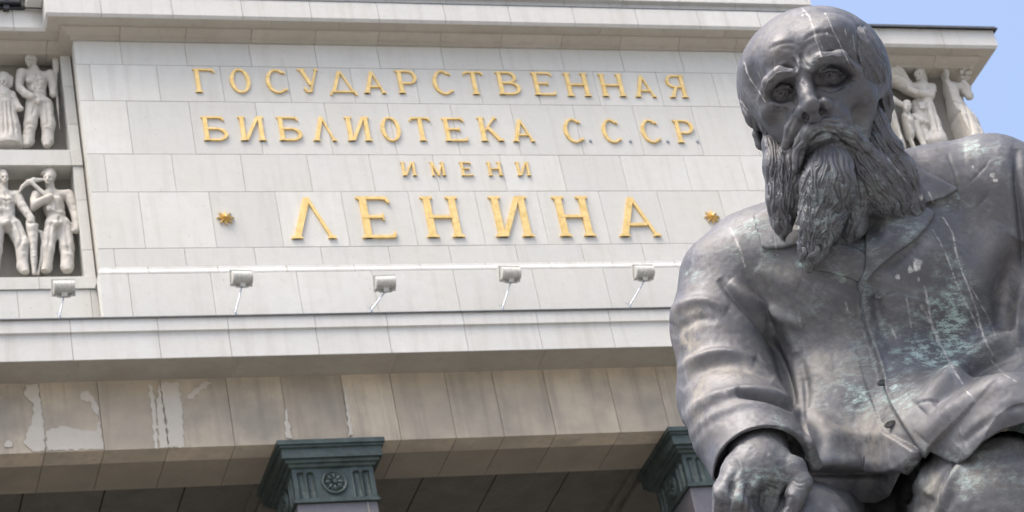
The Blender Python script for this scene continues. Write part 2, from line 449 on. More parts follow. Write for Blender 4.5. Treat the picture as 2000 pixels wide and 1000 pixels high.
# frieze and beam
fz = part('frieze')
ZB = 19.782
fj = [at(p, 800, YF)[0] for p in (80, 195, 320, 449, 557, 676, 773, 881, 975, 1076, 1202, 1299)]
fj = [fj[0]-1.2*k for k in range(9, 0, -1)] + fj + [fj[-1]+1.15*k for k in range(1, 14)]
for a, b in zip(fj, fj[1:]):
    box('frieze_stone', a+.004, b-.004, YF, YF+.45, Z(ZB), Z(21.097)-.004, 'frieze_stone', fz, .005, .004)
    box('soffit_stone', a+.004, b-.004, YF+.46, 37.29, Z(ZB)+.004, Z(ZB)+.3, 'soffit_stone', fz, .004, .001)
box('beam_core', fj[0], fj[-1], YF+.02, 37.27, Z(ZB)+.03, Z(21.85)-.03, 'joint', fz)
# portico ceiling with cross beams, back wall
cl = part('portico')
COLX = [3.56, 10.55, 17.54, 24.53]
xs = [fj[0]] + [x+d for x in COLX for d in (-.75, .75)] + [fj[-1]]
for i in range(0, len(xs), 2):
    n = 4
    for k in range(n):
        a, b = xs[i]+(xs[i+1]-xs[i])*k/n, xs[i]+(xs[i+1]-xs[i])*(k+1)/n
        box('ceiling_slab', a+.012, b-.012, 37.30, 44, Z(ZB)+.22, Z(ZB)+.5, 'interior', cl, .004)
for x in COLX:
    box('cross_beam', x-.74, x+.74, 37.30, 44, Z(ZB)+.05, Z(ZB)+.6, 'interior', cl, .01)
    box('beam_fillet', x-.92, x-.75, 37.30, 44, Z(ZB)+.14, Z(ZB)+.5, 'interior', cl, .01)
    box('beam_fillet', x+.75, x+.92, 37.30, 44, Z(ZB)+.14, Z(ZB)+.5, 'interior', cl, .01)
box('ceiling_core', fj[0], fj[-1], 37.30, 44, Z(ZB)+.505, Z(ZB)+.56, 'joint', cl)
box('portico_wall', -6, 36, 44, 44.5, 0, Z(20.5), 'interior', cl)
# plaster repairs on the frieze
def patch(pts, y, seed):
    rg = random.Random(seed); bm = bmesh.new(); out = []
    for i in range(len(pts)):
        a, b = Vector(pts[i]), Vector(pts[(i+1) % len(pts)]); k = max(1, int((b-a).length/2.2)); w0 = rg.uniform(0, 6)
        for j in range(k):
            p = a + (b-a)*j/k; d = 2.6*math.sin(j*.7+w0)*math.sin(math.pi*j/k)
            out.append((p.x+rg.uniform(-1.1, 1.1)+d*.8, p.y+rg.uniform(-1.1, 1.1)+d*.5))
    vs = [bm.verts.new(at(px, py, y)) for px, py in out]
    f = bm.faces.new(vs); r = bmesh.ops.extrude_face_region(bm, geom=[f])
    for v in r['geom']:
        if isinstance(v, bmesh.types.BMVert): v.co.y -= .006
    link('plaster_patch', bm, 'plaster', fz)
YP = YF-.006
for i, p in enumerate(([(50, 752), (74, 750), (80, 790), (86, 840), (88, 881), (64, 882), (46, 866), (52, 846), (62, 826), (66, 790), (48, 772)],
          [(90, 842), (122, 832), (150, 838), (186, 842), (194, 820), (203, 877), (92, 880)], [(158, 765), (172, 762), (190, 790), (194, 812), (184, 806), (176, 784), (158, 782)],
          [(290, 750), (296, 752), (304, 800), (308, 876), (302, 876), (298, 820)], [(314, 748), (348, 746), (356, 800), (360, 873), (330, 874), (326, 820), (318, 780)],
          [(364, 775), (380, 760), (400, 746), (414, 748), (390, 764), (378, 780), (368, 782)], [(310, 752), (312, 752), (328, 874), (312, 875), (306, 800)],
          [(8, 868), (18, 860), (26, 864), (20, 874), (10, 874)], [(556, 800), (560, 800), (570, 856), (558, 857)], [(672, 760), (676, 758), (690, 850), (682, 852), (676, 800)])):
    patch(p, YP - i*.0007, i)

# ------------------------------------------------------------------ square columns
NECK, NCY = .70, 36.68
KP = [(.86, 19.646), (.915, 19.70), (.915, 19.78)]
def ring_stack(bm, cx, cy, prof):
    rows = []
    for h, z in prof: rows.append([bm.verts.new((cx+sx*h, cy+sy*h, Z(z))) for sx, sy in ((-1, -1), (1, -1), (1, 1), (-1, 1))])
    for a, b in zip(rows, rows[1:]):
        for j in range(4): bm.faces.new((a[j], a[(j+1) % 4], b[(j+1) % 4], b[j]))
    bm.faces.new(rows[0]); bm.faces.new(rows[-1])
def neck_face(bm, cx, cy, ang):
    """one face of the neck as relief: two flutes at either end"""
    nx, nz = 72, 26; g = []
    for j in range(nz+1):
        z = 18.79 + (19.345-18.79)*j/nz; row = []
        for i in range(nx+1):
            s = -1 + 2*i/nx; d = 0
            for c in (-.80, -.57, .57, .80):
                r = abs(s-c)/.085; top = 19.27
                if r < 1:
                    lim = top - .03*(1-math.sqrt(1-r*r))
                    if z < lim: d = .055*math.sqrt(1-r*r)*(1.0 if z > 18.9 else .8)
            if abs(s) < .45: d += .008
            x, y = s*(NECK-.001), -(NECK+.002-d)
            row.append(bm.verts.new((cx + x*math.cos(ang) - y*math.sin(ang), cy + x*math.sin(ang) + y*math.cos(ang), Z(z))))
        g.append(row)
    for j in range(nz):
        for i in range(nx): bm.faces.new((g[j][i], g[j][i+1], g[j+1][i+1], g[j+1][i]))
def rosette(parent, cx, cy, ang, m='green_bronze'):
    bm = bmesh.new()
    def place(x, y, z): return (cx + x*math.cos(ang) - y*math.sin(ang), cy + x*math.sin(ang) + y*math.cos(ang), Z(19.07)+z)
    def blob(x, z, rx, rz, ry, a, y0):
        r = bmesh.ops.create_icosphere(bm, subdivisions=2, radius=1)
        for v in r['verts']:
            px, pz = v.co.x*rx, v.co.z*rz
            v.co = place(x + px*math.cos(a) - pz*math.sin(a), -(NECK + y0 + v.co.y*ry), z + px*math.sin(a) + pz*math.cos(a))
    n = 28; rings = []
    for rr, yy in ((.225, -.01), (.225, .028), (.205, .042), (.185, .036), (.175, .012), (0.001, .012)):
        rings.append([bm.verts.new(place(rr*math.cos(2*math.pi*k/n), -(NECK+yy), rr*math.sin(2*math.pi*k/n))) for k in range(n)])
    for a, b in zip(rings, rings[1:]):
        for k in range(n): bm.faces.new((a[k], a[(k+1) % n], b[(k+1) % n], b[k]))
    for k in range(8):
        a = k*math.pi/4
        blob(.105*math.cos(a), .105*math.sin(a), .062, .036, .035, a, .016)
    for k in range(8):
        a = (k+.5)*math.pi/4; blob(.125*math.cos(a), .125*math.sin(a), .045, .014, .02, a, .014)
    blob(0, 0, .045, .045, .05, 0, .02)
    for k in range(6): blob(.038*math.cos(k*1.047), .038*math.sin(k*1.047), .016, .016, .03, 0, .04)
    return link('rosette', bm, m, parent, True)
def column(cx, label):
    c = empty('square_column', (cx, NCY, 0)); tag(c, label, 'column', 'square columns of the portico')
    bm = bmesh.new(); bm_box(bm, cx-.685, cx+.685, NCY-.685, NCY+.685, 0, Z(18.70), .012); link('shaft', bm, 'column_stone', c)
    bm = bmesh.new(); bm_box(bm, cx+.50, cx+.52, NCY-.694, NCY-.684, 1, Z(18.69)); link('shaft_seam', bm, 'joint', c)
    bm = bmesh.new()
    ring_stack(bm, cx, NCY, [(.70, 18.70), (.735, 18.70), (.735, 18.735), (.715, 18.74), (.715, 18.78), (.64, 18.785), (.64, 19.345), (.715, 19.347), (.745, 19.36), (.755, 19.40), (.755, 19.405), (.80, 19.41), (.81, 19.455), (.81, 19.465),
                             (.862, 19.470), (.862, 19.640), (.885, 19.646), (.885, 19.69), (.925, 19.70), (.925, 19.779)])
    k = link('capital', bm, 'green_bronze', c)
    for a in range(4):
        bm = bmesh.new(); neck_face(bm, cx, NCY, a*math.pi/2); link('fluted_face', bm, 'green_bronze', k)
        rosette(k, cx, NCY, a*math.pi/2)
    # small beads under the top slab
    bm = bmesh.new()
    for s in range(4):
        a = s*math.pi/2
        for i in range(46):
            x = -.87 + i*1.74/45; y = -.893
            px, py = cx + x*math.cos(a) - y*math.sin(a), NCY + x*math.sin(a) + y*math.cos(a)
            bm_box(bm, px-.011, px+.011, py-.011, py+.011, Z(19.652), Z(19.684))
    o = link('beading', bm, 'green_bronze', k); o['kind'] = 'stuff'
    return c
CL = ['leftmost square column of the portico', 'square column with green bronze capital and rosette at the middle of the portico', 'square column with green bronze capital beside the statue sleeve', 'rightmost square column of the portico']
for i in range(4): column(COLX[i], CL[i])

# ------------------------------------------------------------------ gilt letters
TH, TN = .143, .064                            # thick and thin strokes as parts of the height
class Glyph:
    def __init__(s): s.polys = []
    def poly(s, *p): s.polys.append([list(map(tuple, [p]))[0]] if 0 else list(p)); return s
    def bar(s, x0, y0, x1, y1, t):               # stroke of horizontal width t between two heights (or a level bar)
        if abs(y1-y0) < .02: return s.poly((x0, y0-t/2), (x1, y0-t/2), (x1, y0+t/2), (x0, y0+t/2))
        return s.poly((x0-t/2, y0), (x0+t/2, y0), (x1+t/2, y1), (x1-t/2, y1))
    def foot(s, x, y, w, up=1):                  # bracketed serif
        h = .05; return s.poly((x-w/2, y), (x+w/2, y), (x+w/2, y+up*h*.6), (x+w*.22, y+up*h*1.5), (x-w*.22, y+up*h*1.5), (x-w/2, y+up*h*.6))
    def stem(s, x, t=TH, y0=0, y1=1, top=True, bot=True):
        s.bar(x, y0, x, y1, t)
        if bot: s.foot(x, y0, t*1.85)
        if top: s.foot(x, y1, t*1.85, -1)
        return s
    def arc(s, cx, cy, rx, ry, a0, a1, tx, ty, n=22):
        """elliptical stroke: outer radii rx, ry; thickness tx at the sides, ty at top and bottom"""
        for i in range(n):
            p = []
            for a, inner in ((a0+(a1-a0)*i/n, 0), (a0+(a1-a0)*(i+1)/n, 0), (a0+(a1-a0)*(i+1)/n, 1), (a0+(a1-a0)*i/n, 1)):
                a = math.radians(a); p.append((cx+(rx-inner*tx)*math.cos(a), cy+(ry-inner*ty)*math.sin(a)))
            s.polys.append(p)
        return s
def glyph(ch, w):
    g = Glyph(); e = TH/2; r = w-e
    def flag(x, y, d=-1): g.poly((x-.13, y), (x-.05, y), (x+.03, y+d*.13), (x-.02, y+d*.17), (x-.08, y+d*.075), (x-.13, y+d*.075))
    if ch == 'Г': g.stem(e+.03); g.bar(e, 1-TN/2, w-.05, 1-TN/2, TN); flag(w, 1)
    elif ch == 'О': g.arc(w/2, .5, w/2, .52, 0, 360, TH*.95, TN, 44)
    elif ch == 'С': g.arc(w*.53, .5, w*.53, .52, 48, 312, TH*.95, TN, 34); g.poly((w*.86, .84), (w*.93, .80), (w*.95, .92), (w*.90, .93)); g.poly((w*.86, .14), (w*.90, .07), (w*.99, .16), (w*.97, .21))
    elif ch == 'У': g.bar(w*.56, .30, e+.04, 1, TH); g.bar(w*.50, .06, w-.06, 1, TN*1.1); g.foot(e+.04, 1, TH*1.9, -1); g.foot(w-.06, 1, TN*2.4, -1); g.arc(w*.40, .115, .15, .13, 180, 375, TN*1.1, TN, 14); g.poly((w*.40-.17, .12), (w*.40-.06, .12), (w*.40-.07, .18), (w*.40-.15, .18))
    elif ch == 'Д': g.bar(w*.16, .05, w*.46, 1, TH*.95); g.bar(w*.86, .05, w*.50, .95, TN*1.1); g.bar(.08, .035, w-.08, .035, TN); g.poly((0, -.13), (.05, -.15), (.16, .06), (.05, .06)); g.poly((w, -.13), (w-.05, -.15), (w-.16, .06), (w-.05, .06))
    elif ch in 'АЛ':
        g.bar(e+.05, 0, w*.47, 1, TH); g.bar(w-.10, 0, w*.49, .97, TN*1.1); g.foot(e+.05, 0, TH*1.7); g.foot(w-.10, 0, TN*2.7)
        if ch == 'А': g.bar(w*.25, .30, w*.72, .30, TN)
    elif ch == 'Р': g.stem(e+.04, top=False); g.foot(e+.0, 1, TH*1.5, -1); g.bar(e, 1-TN/2, w*.6, 1-TN/2, TN); g.bar(e, .44, w*.6, .44, TN); g.arc(w*.58, .70, w*.42, .30, -90, 90, TH*.9, TN, 18)
    elif ch == 'Т': g.stem(w/2, top=False); g.bar(.08, 1-TN/2, w-.08, 1-TN/2, TN); flag(w, 1); g.poly((.13, 1), (.05, 1), (-.03, .87), (.02, .83), (.08, .925), (.13, .925))
    elif ch == 'В': g.stem(e+.04, top=False, bot=False); g.foot(e+.02, 1, TH*1.5, -1); g.foot(e+.02, 0, TH*1.5); g.bar(e, 1-TN/2, w*.55, 1-TN/2, TN); g.bar(e, TN/2, w*.58, TN/2, TN); g.bar(e, .515, w*.58, .515, TN); g.arc(w*.52, .755, w*.38, .245, -90, 90, TH*.85, TN, 16); g.arc(w*.56, .27, w*.44, .27, -90, 90, TH*.9, TN, 16)
    elif ch == 'Е': g.stem(e+.05, top=False, bot=False); g.foot(e+.02, 1, TH*1.5, -1); g.bar(e, 1-TN/2, w*.86, 1-TN/2, TN); flag(w*.93, 1); g.bar(e, TN/2, w*.93, TN/2, TN); g.poly((w*.80, .01), (w*.96, .01), (w, .14), (w*.95, .16), (w*.88, .065)); g.bar(e, .51, w*.70, .51, TN); g.poly((w*.67, .43), (w*.72, .42), (w*.72, .60), (w*.67, .585)); g.foot(e+.02, 0, TH*1.5)
    elif ch == 'Н': g.stem(e+.05); g.stem(r-.05); g.bar(e, .50, r, .50, TN)
    elif ch == 'И': g.stem(e+.05); g.stem(r-.05); g.poly((e+.06, .0), (e+.06+TN*1.9, .0), (r-.06, 1.0), (r-.06-TN*1.9, 1.0))
    elif ch == 'Я': g.stem(r-.04); g.bar(w*.42, 1-TN/2, r, 1-TN/2, TN); g.bar(w*.42, .47, r, .47, TN); g.arc(w*.44, .725, w*.40, .275, 90, 270, TH*.85, TN, 18); g.bar(w*.22, 0, w*.50, .48, TH*.8); g.foot(w*.22, 0, TH*1.6)
    elif ch == 'Б': g.stem(e+.04, top=False, bot=False); g.foot(e+.02, 1, TH*1.5, -1); g.foot(e+.02, 0, TH*1.5); g.bar(e, 1-TN/2, w*.80, 1-TN/2, TN); flag(w*.88, 1); g.bar(e, .50, w*.55, .50, TN); g.bar(e, TN/2, w*.55, TN/2, TN); g.arc(w*.54, .265, w*.46, .27, -90, 90, TH*.9, TN, 18)
    elif ch == 'К': g.stem(e+.05); g.bar(w*.28, .45, w*.76, 1, TN*1.2); g.foot(w*.78, 1, TN*2.6, -1); g.bar(w-.10, 0, w*.40, .58, TH*.95); g.foot(w-.09, 0, TH*1.5)
    elif ch == 'М': g.stem(e+.03, TN*1.4); g.stem(r-.04); g.bar(w*.50, 0, e+.04, 1, TH*.9); g.bar(w*.50, 0, r-.04, 1, TN)
    return g
ROWS = [('ГОСУДАРСТВЕННАЯ', 'the top line', [(376.6, 423, 136.4, 181.8), (445, 492, 137, 182), (515, 564, 138, 182.5), (580, 627, 136.5, 181.5), (644, 697, 140.6, 181.8), (711, 755, 141.5, 183.5), (771, 819, 139.5, 183.5), (840, 888, 140.5, 185),
            (902, 949, 141.5, 185.5), (966, 1019, 142, 186), (1035, 1087, 143, 187), (1098, 1155, 144.5, 189.5), (1166, 1223, 146.3, 189.6), (1241, 1283, 150, 191), (1294, 1344, 148.5, 192)]),
        ('БИБЛИОТЕКА', 'the second line', [(392, 447, 229.6, 276), (463, 520, 229.6, 276), (539, 592, 230, 276), (612, 659, 230, 276.5), (671, 727, 230, 276.5), (739, 786, 231, 276.5), (798, 846, 231, 276.5), (861, 915, 232, 277), (930, 984, 231, 277), (1002, 1046, 235, 278)]),
        ('СССР', 'the short word after the second line', [(1095, 1143, 234.5, 279), (1170, 1216, 235.5, 279.5), (1246, 1293, 236, 279.5), (1313, 1361, 236.5, 280)]),
        ('ИМЕНИ', 'the small third line', [(781, 814, 318, 344.5), (838, 871, 318, 344.5), (896, 925, 318, 344.5), (949, 982, 318, 344.5), (1005, 1037, 318, 344.5)]),
        ('ЛЕНИНА', 'the large bottom line', [(569, 659, 388, 467.6), (694, 776, 386, 466.5), (819, 907, 386, 465), (952, 1043, 385.5, 464), (1076, 1163, 385.5, 463), (1210, 1292, 387.5, 463)])]
LEAN = lambda x, y: (x+744.8)/(y+7402.8)
def letter(ch, x0, x1, y0, y1, label):
    h = y1-y0; s = LEAN((x0+x1)/2, (y0+y1)/2)
    wpx = (x1-x0) - (0 if ch in 'АЛД' else h*s)
    b = at((x0+x1)/2 if ch in 'АЛД' else (x0 + x1 - h*s)/2 + h*s, y1, D)
    H = at((x0+x1)/2-h*s/2, y0, D).z - at((x0+x1)/2+h*s/2, y1, D).z
    W = (at(b.x and (x0+x1)/2 + wpx/2, y1, D) - at((x0+x1)/2 - wpx/2, y1, D)).x
    g = glyph(ch, W/H); bm = bmesh.new(); dep = .016 + .014*H
    for i, p in enumerate(g.polys):
        f0 = -.012; f1 = dep + (i % 7)*.0009
        a = [bm.verts.new((q[0]*H - W/2, -f0, q[1]*H)) for q in p]
        ins = [bm.verts.new((q[0]*H - W/2, -f1, q[1]*H)) for q in p]
        k = len(p); bm.faces.new(ins)
        for j in range(k): bm.faces.new((a[j], a[(j+1) % k], ins[(j+1) % k], ins[j]))
    me = bpy.data.meshes.new('letter'); bmesh.ops.recalc_face_normals(bm, faces=bm.faces[:]); bm.to_mesh(me); bm.free(); me.materials.append(M['gilt'])
    o = bpy.data.objects.new('letter', me); COL.objects.link(o); o.location = (b.x, D-.012, b.z)
    tag(o, label, 'letter', 'gilt letters of the inscription')
ORD = 'first second third fourth fifth sixth seventh eighth ninth tenth eleventh twelfth thirteenth fourteenth fifteenth'.split()
LOOK = ['weathered golden', 'golden', 'golden', 'small golden', 'large golden']
for (word, where, bx), look in zip(ROWS, LOOK):
    for i, (ch, q) in enumerate(zip(word, bx)):
        letter(ch, *q, f'{look} letter {ch}, {ORD[i]} from the left in {where}')
for px, py in ((1153, 276), (1231, 277), (1304, 277), (1362, 277)):     # stubs where full stops once were
    c = at(px, py, D); bm = bmesh.new(); bmesh.ops.create_cone(bm, cap_ends=True, segments=9, radius1=.034, radius2=.026, depth=.03, matrix=Matrix.Translation((c.x, D-.012, c.z)) @ Matrix.Rotation(R(90), 4, 'X'))
    link('fixing_stub', bm, 'zinc', iw)
def star(px, py, label):
    c = at(px, py, D); bm = bmesh.new(); n = 8; R1, R2 = .158, .062
    ctr = bm.verts.new((0, -.075, 0)); pts = []
    for k in range(2*n):
        a = math.pi/2 + k*math.pi/n; r = R1 if k % 2 == 0 else R2
        pts.append(bm.verts.new((r*math.cos(a), -.025 if k % 2 == 0 else -.018, r*math.sin(a))))
    mid = []
    for k in range(2*n):
        a = math.pi/2 + k*math.pi/n; r = .08 if k % 2 == 0 else .045
        mid.append(bm.verts.new((r*math.cos(a), -.06 if k % 2 == 0 else -.022, r*math.sin(a))))
    base = [bm.verts.new((v.co.x, .012, v.co.z)) for v in pts]
    for k in range(2*n):
        j = (k+1) % (2*n)
        bm.faces.new((ctr, mid[k], mid[j])); bm.faces.new((mid[k], pts[k], pts[j], mid[j])); bm.faces.new((pts[k], base[k], base[j], pts[j]))
    bmesh.ops.create_uvsphere(bm, u_segments=10, v_segments=6, radius=.028, matrix=Matrix.Translation((0, -.07, 0)))
    me = bpy.data.meshes.new('star'); bmesh.ops.recalc_face_normals(bm, faces=bm.faces[:]); bm.to_mesh(me); bm.free(); me.materials.append(M['gilt'])
    o = bpy.data.objects.new('star', me); COL.objects.link(o); o.location = (c.x, D-.012, c.z); tag(o, label, 'star', 'gilt stars of the inscription')
star(440, 427, 'golden eight pointed star on the wall left of the large bottom line'); star(1390, 425, 'golden eight pointed star on the wall right of the large bottom line')

# ------------------------------------------------------------------ floodlights on the ledge
def tube(bm, a, b, r, n=8):
    a, b = Vector(a), Vector(b); d = (b-a).normalized(); u = d.orthogonal().normalized(); v = d.cross(u)
    A, B = [[bm.verts.new(p + (u*math.cos(2*math.pi*k/n) + v*math.sin(2*math.pi*k/n))*r) for k in range(n)] for p in (a, b)]
    for k in range(n): bm.faces.new((A[k], A[(k+1) % n], B[(k+1) % n], B[k]))
    bm.faces.new(A[::-1]); bm.faces.new(B)
def floodlight(base, lamp, label, yaw):
    YB = 35.24
    b = at(*base, YB); b.z = Z(21.875); l = at(*lamp, 35.30)
    f = empty('floodlight', b); tag(f, label, 'floodlight', 'floodlights along the ledge')
    bm = bmesh.new(); bm_box(bm, b.x-.05, b.x+.05, b.y-.04, b.y+.06, b.z-.02, b.z+.012); tube(bm, b, b+Vector((0, 0, .10)), .018)
    tube(bm, b+Vector((.05, .02, 0)), b+Vector((0, 0, .16)), .008); tube(bm, b+Vector((-.04, .02, .17)), b+Vector((0, 0, .08)), .007); link('foot', bm, 'zinc', f)
    neck = l + Vector((-.01, 0, -.17))
    bm = bmesh.new(); tube(bm, b+Vector((0, 0, .08)), neck, .013); bmesh.ops.create_uvsphere(bm, u_segments=8, v_segments=6, radius=.028, matrix=Matrix.Translation(neck)); link('arm', bm, 'zinc', f)
    T = Matrix.Translation(l) @ Matrix.Rotation(yaw, 4, 'Z') @ Matrix.Rotation(R(22), 4, 'X')
    def loc(bm):
        bm.transform(T); return bm
    W, Hh = .175, .115
    bm = bmesh.new(); n = 10; rg = []
    for k in range(n+1):                       # rounded ribbed housing, light side toward the wall (+y)
        a = -math.pi/2 + math.pi*k/n; rg.append((-.14*math.cos(a)**.8 if 0 < k < n else 0., Hh*math.sin(a)))
    L_, R_ = [[bm.verts.new((x, y, z)) for y, z in rg] for x in (-W, W)]
    for k in range(n): bm.faces.new((L_[k], L_[k+1], R_[k+1], R_[k]))
    bm.faces.new(L_); bm.faces.new(R_[::-1]); bm.faces.new((L_[0], R_[0], R_[-1], L_[-1])); link('housing', loc(bm), 'lamp_paint', f)
    bm = bmesh.new()
    for i in range(7):
        x = -W + .02 + i*(2*W-.04)/6
        for k in range(1, n-1):
            (y0, z0), (y1, z1) = rg[k], rg[k+1]; y0 -= .02; y1 -= .02
            vs = [bm.verts.new(p) for p in ((x-.004, y0, z0), (x+.004, y0, z0), (x+.004, y1, z1), (x-.004, y1, z1), (x-.004, y0+.03, z0), (x+.004, y0+.03, z0), (x+.004, y1+.03, z1), (x-.004, y1+.03, z1))]
            for q in ((0, 1, 2, 3), (0, 4, 5, 1), (2, 6, 7, 3), (1, 5, 6, 2), (0, 3, 7, 4)): bm.faces.new([vs[i_] for i_ in q])
    link('cooling_ribs', loc(bm), 'lamp_paint', f)['kind'] = 'stuff'
    bm = bmesh.new(); t = .022
    for x0, x1, z0, z1 in ((-W-t, W+t, Hh, Hh+t*1.4), (-W-t, W+t, -Hh-t, -Hh), (-W-t, -W, -Hh, Hh), (W, W+t, -Hh, Hh)): bm_box(bm, x0, x1, .002, .05, z0, z1)
    link('bezel', loc(bm), 'lamp_paint', f)
    bm = bmesh.new(); bm_box(bm, -W+.002, W-.002, .03, .036, -Hh+.002, Hh-.002); link('glass', loc(bm), 'zinc', f)
    bm = bmesh.new(); bm_box(bm, -.045, .045, -.10, -.02, -.165, -.09); link('terminal_box', loc(bm), 'lamp_paint', f)
    bm = bmesh.new()
    for s in (-1, 1):
        tube(bm, (s*(W-.01), -.04, -.09), (s*.10, -.04, -.165), .014)
    tube(bm, (-.10, -.04, -.165), (.10, -.04, -.165), .012); link('bracket', loc(bm), 'lamp_paint', f)
for b, l, w, yw in (((115, 613), (124, 562), 'white floodlight below the carved miners, first along the ledge', .0), ((458, 606), (471, 543), 'white floodlight on the ledge below the left gilt star', .05),
                ((723, 602), (751, 553), 'white floodlight in the middle of the five along the ledge', -.05), ((980, 597), (995, 535), 'white floodlight second from the statue along the ledge', .05),
                ((1228, 594), (1256, 532), 'white floodlight on the ledge nearest the statue shoulder', .0)):
    floodlight(b, l, w, yw)
# dark floodlight on the roof edge, top left
p = at(10, 6, 35.85)
f = tag(empty('roof_floodlight', p), 'black floodlight with a blue reflection painted on its glass on the roof edge at the upper left', 'floodlight')
bm = bmesh.new(); bm_box(bm, p.x-.5, p.x+.28, p.y-.10, p.y+.16, p.z-.06, p.z+.16, .02); link('housing', bm, 'black_lamp', f)
bm = bmesh.new(); bm_box(bm, p.x-.05, p.x+.05, p.y-.125, p.y-.101, p.z+.03, p.z+.10); link('glass', bm, 'lens', f)
bm = bmesh.new(); bm_box(bm, p.x-.04, p.x+.06, p.y-.05, p.y+.05, p.z-.16, p.z-.06); link('foot', bm, 'black_lamp', f)
# ------------------------------------------------------------------ the bronze statue
# Modelling frame: u, v in photo pixels at the statue's distance (1 unit = 1.94 mm), w toward the front.
D0 = 9.5; US = D0/FOC
def Q(px, py, w, *rest):
    """photo pixel and depth -> modelling frame (true rigid frame, perspective taken out)"""
    k = (D0 - w*US)/D0
    return (1000 + (px-1000)*k, 500 + (py-500)*k, w) + tuple(rest)
def unQ(v):
    k = D0/(D0 - v[:, 2]*US)
    return np.stack([1000 + (v[:, 0]-1000)*k, 500 + (v[:, 1]-500)*k], 1)
ROOT_ST = np.array([3.9, 7.9, 0.0])
def to_world(v):
    c = np.stack([(v[:, 0]-1000)*US, -(v[:, 1]-500)*US, -(D0 - v[:, 2]*US)], 1)
    return CAM_LOC + c @ CR.T - ROOT_ST
def QC(pts): return [Q(*p) for p in pts]

# head basis (rows: across, down the face, out of the face)
def basis(roll, pitch, yaw):
    a = V(math.cos(roll), -math.sin(roll), 0); b = V(math.sin(roll), math.cos(roll), 0); c = V(0, 0, 1)
    b, c = b*math.cos(pitch) + c*math.sin(pitch), c*math.cos(pitch) - b*math.sin(pitch)
    a, c = a*math.cos(yaw) + c*math.sin(yaw), c*math.cos(yaw) - a*math.sin(yaw)
    return np.stack([a, b, c])
HB = basis(R(20), R(18), R(9))

# ---- head
hd = Sdf()
hd.ell(Q(1589, 156, 30), (150, 138, 172), HB, 1)
hd.ell(Q(1598, 225, 94), (99, 120, 97), HB, 34)
hd.ell(Q(1620, 300, 125), (62, 56, 62), HB, 30)
# temples
hd.ell(Q(1470, 165, 150), (16, 40, 40), HB, 40, True)
hd.ell(Q(1705, 105, 150), (14, 40, 40), HB, 40, True)
# forehead bosses
hd.ell(Q(1535, 105, 150), (42, 36, 44), HB, 30)
hd.ell(Q(1615, 75, 155), (50, 40, 44), HB, 30)
# glabella
hd.ell(Q(1563, 132, 188), (14, 20, 20), HB, 14)
# sockets
hd.ell(Q(1523, 173, 190), (34, 21, 54), HB, 26, True)
hd.ell(Q(1626, 139, 194), (43, 22, 54), HB, 26, True)
hd.ell(Q(1550, 172, 208), (11, 15, 26), HB, 8, True)
hd.ell(Q(1590, 157, 212), (10, 15, 26), HB, 10, True)
# brow ridges
hd.chain(QC([(1489, 194, 142, 10), (1502, 162, 182, 11.5), (1524, 144, 205, 11), (1552, 142, 210, 8)]), 26, 10)
hd.chain(QC([(1584, 132, 209, 8.5), (1602, 115, 217, 10.5), (1640, 113, 209, 11.5), (1675, 141, 168, 10)]), 26, 10)
# eyeballs and lids
EB = -12
E1, E2 = Q(1526, 181, 151+EB), Q(1620, 146, 155+EB)
hd.ell(E1, (22, 22, 22), None, 3); hd.ell(E2, (23, 23, 23), None, 3)
def lid(pts, k=4): hd.chain(QC([(x, y, w+EB, r) for x, y, w, r in pts]), k, 2)
lid([(1506, 190, 160, 3), (1512, 178, 168, 4), (1524, 170, 174, 4.5), (1539, 170, 173, 4), (1552, 178, 168, 3)])
lid([(1506, 193, 156, 4), (1518, 198, 162, 4.5), (1534, 194, 164, 4.5), (1553, 181, 165, 4)], 12)
lid([(1595, 153, 168, 3), (1603, 141, 177, 4), (1617, 135, 180, 4.5), (1633, 137, 177, 4), (1649, 146, 165, 3)])
lid([(1596, 157, 165, 4), (1609, 163, 168, 4.5), (1628, 161, 168, 4.5), (1650, 149, 162, 4)], 12)
for ex, ey, ew in ((1527, 181, 173+EB), (1620, 146, 178+EB)):
    for k in range(12):
        a, b = k*math.pi/6, (k+1)*math.pi/6
        hd.cap(Q(ex+9*math.cos(a), ey+9*math.sin(a), ew-2.2), Q(ex+9*math.cos(b), ey+9*math.sin(b), ew-1.2), 1.3, 1.3, 1, True)
    hd.ell(Q(ex-1, ey+.5, ew+1), (3.8, 3.8, 5.5), None, 1, True)
# nose
hd.chain(QC([(1567, 148, 196, 10), (1571, 168, 214, 9), (1577, 186, 236, 9.5), (1583, 200, 247, 11)]), 12, 6)
hd.chain(QC([(1569, 164, 198, 14), (1580, 200, 222, 18)]), 14, 6)
hd.ell(Q(1585, 206, 243), (15, 13, 13), HB, 7)
hd.chain(QC([(1585, 210, 238, 13), (1590, 228, 216, 15)]), 8, 6)
hd.ell(Q(1566, 218, 216), (12, 15, 18), HB, 7)
hd.ell(Q(1613, 203, 216), (13, 15, 19), HB, 7)
hd.ell(Q(1574, 228, 226), (7.5, 7, 16), HB, 3, True)
hd.ell(Q(1604, 217, 225), (8.5, 7.5, 16), HB, 3, True)
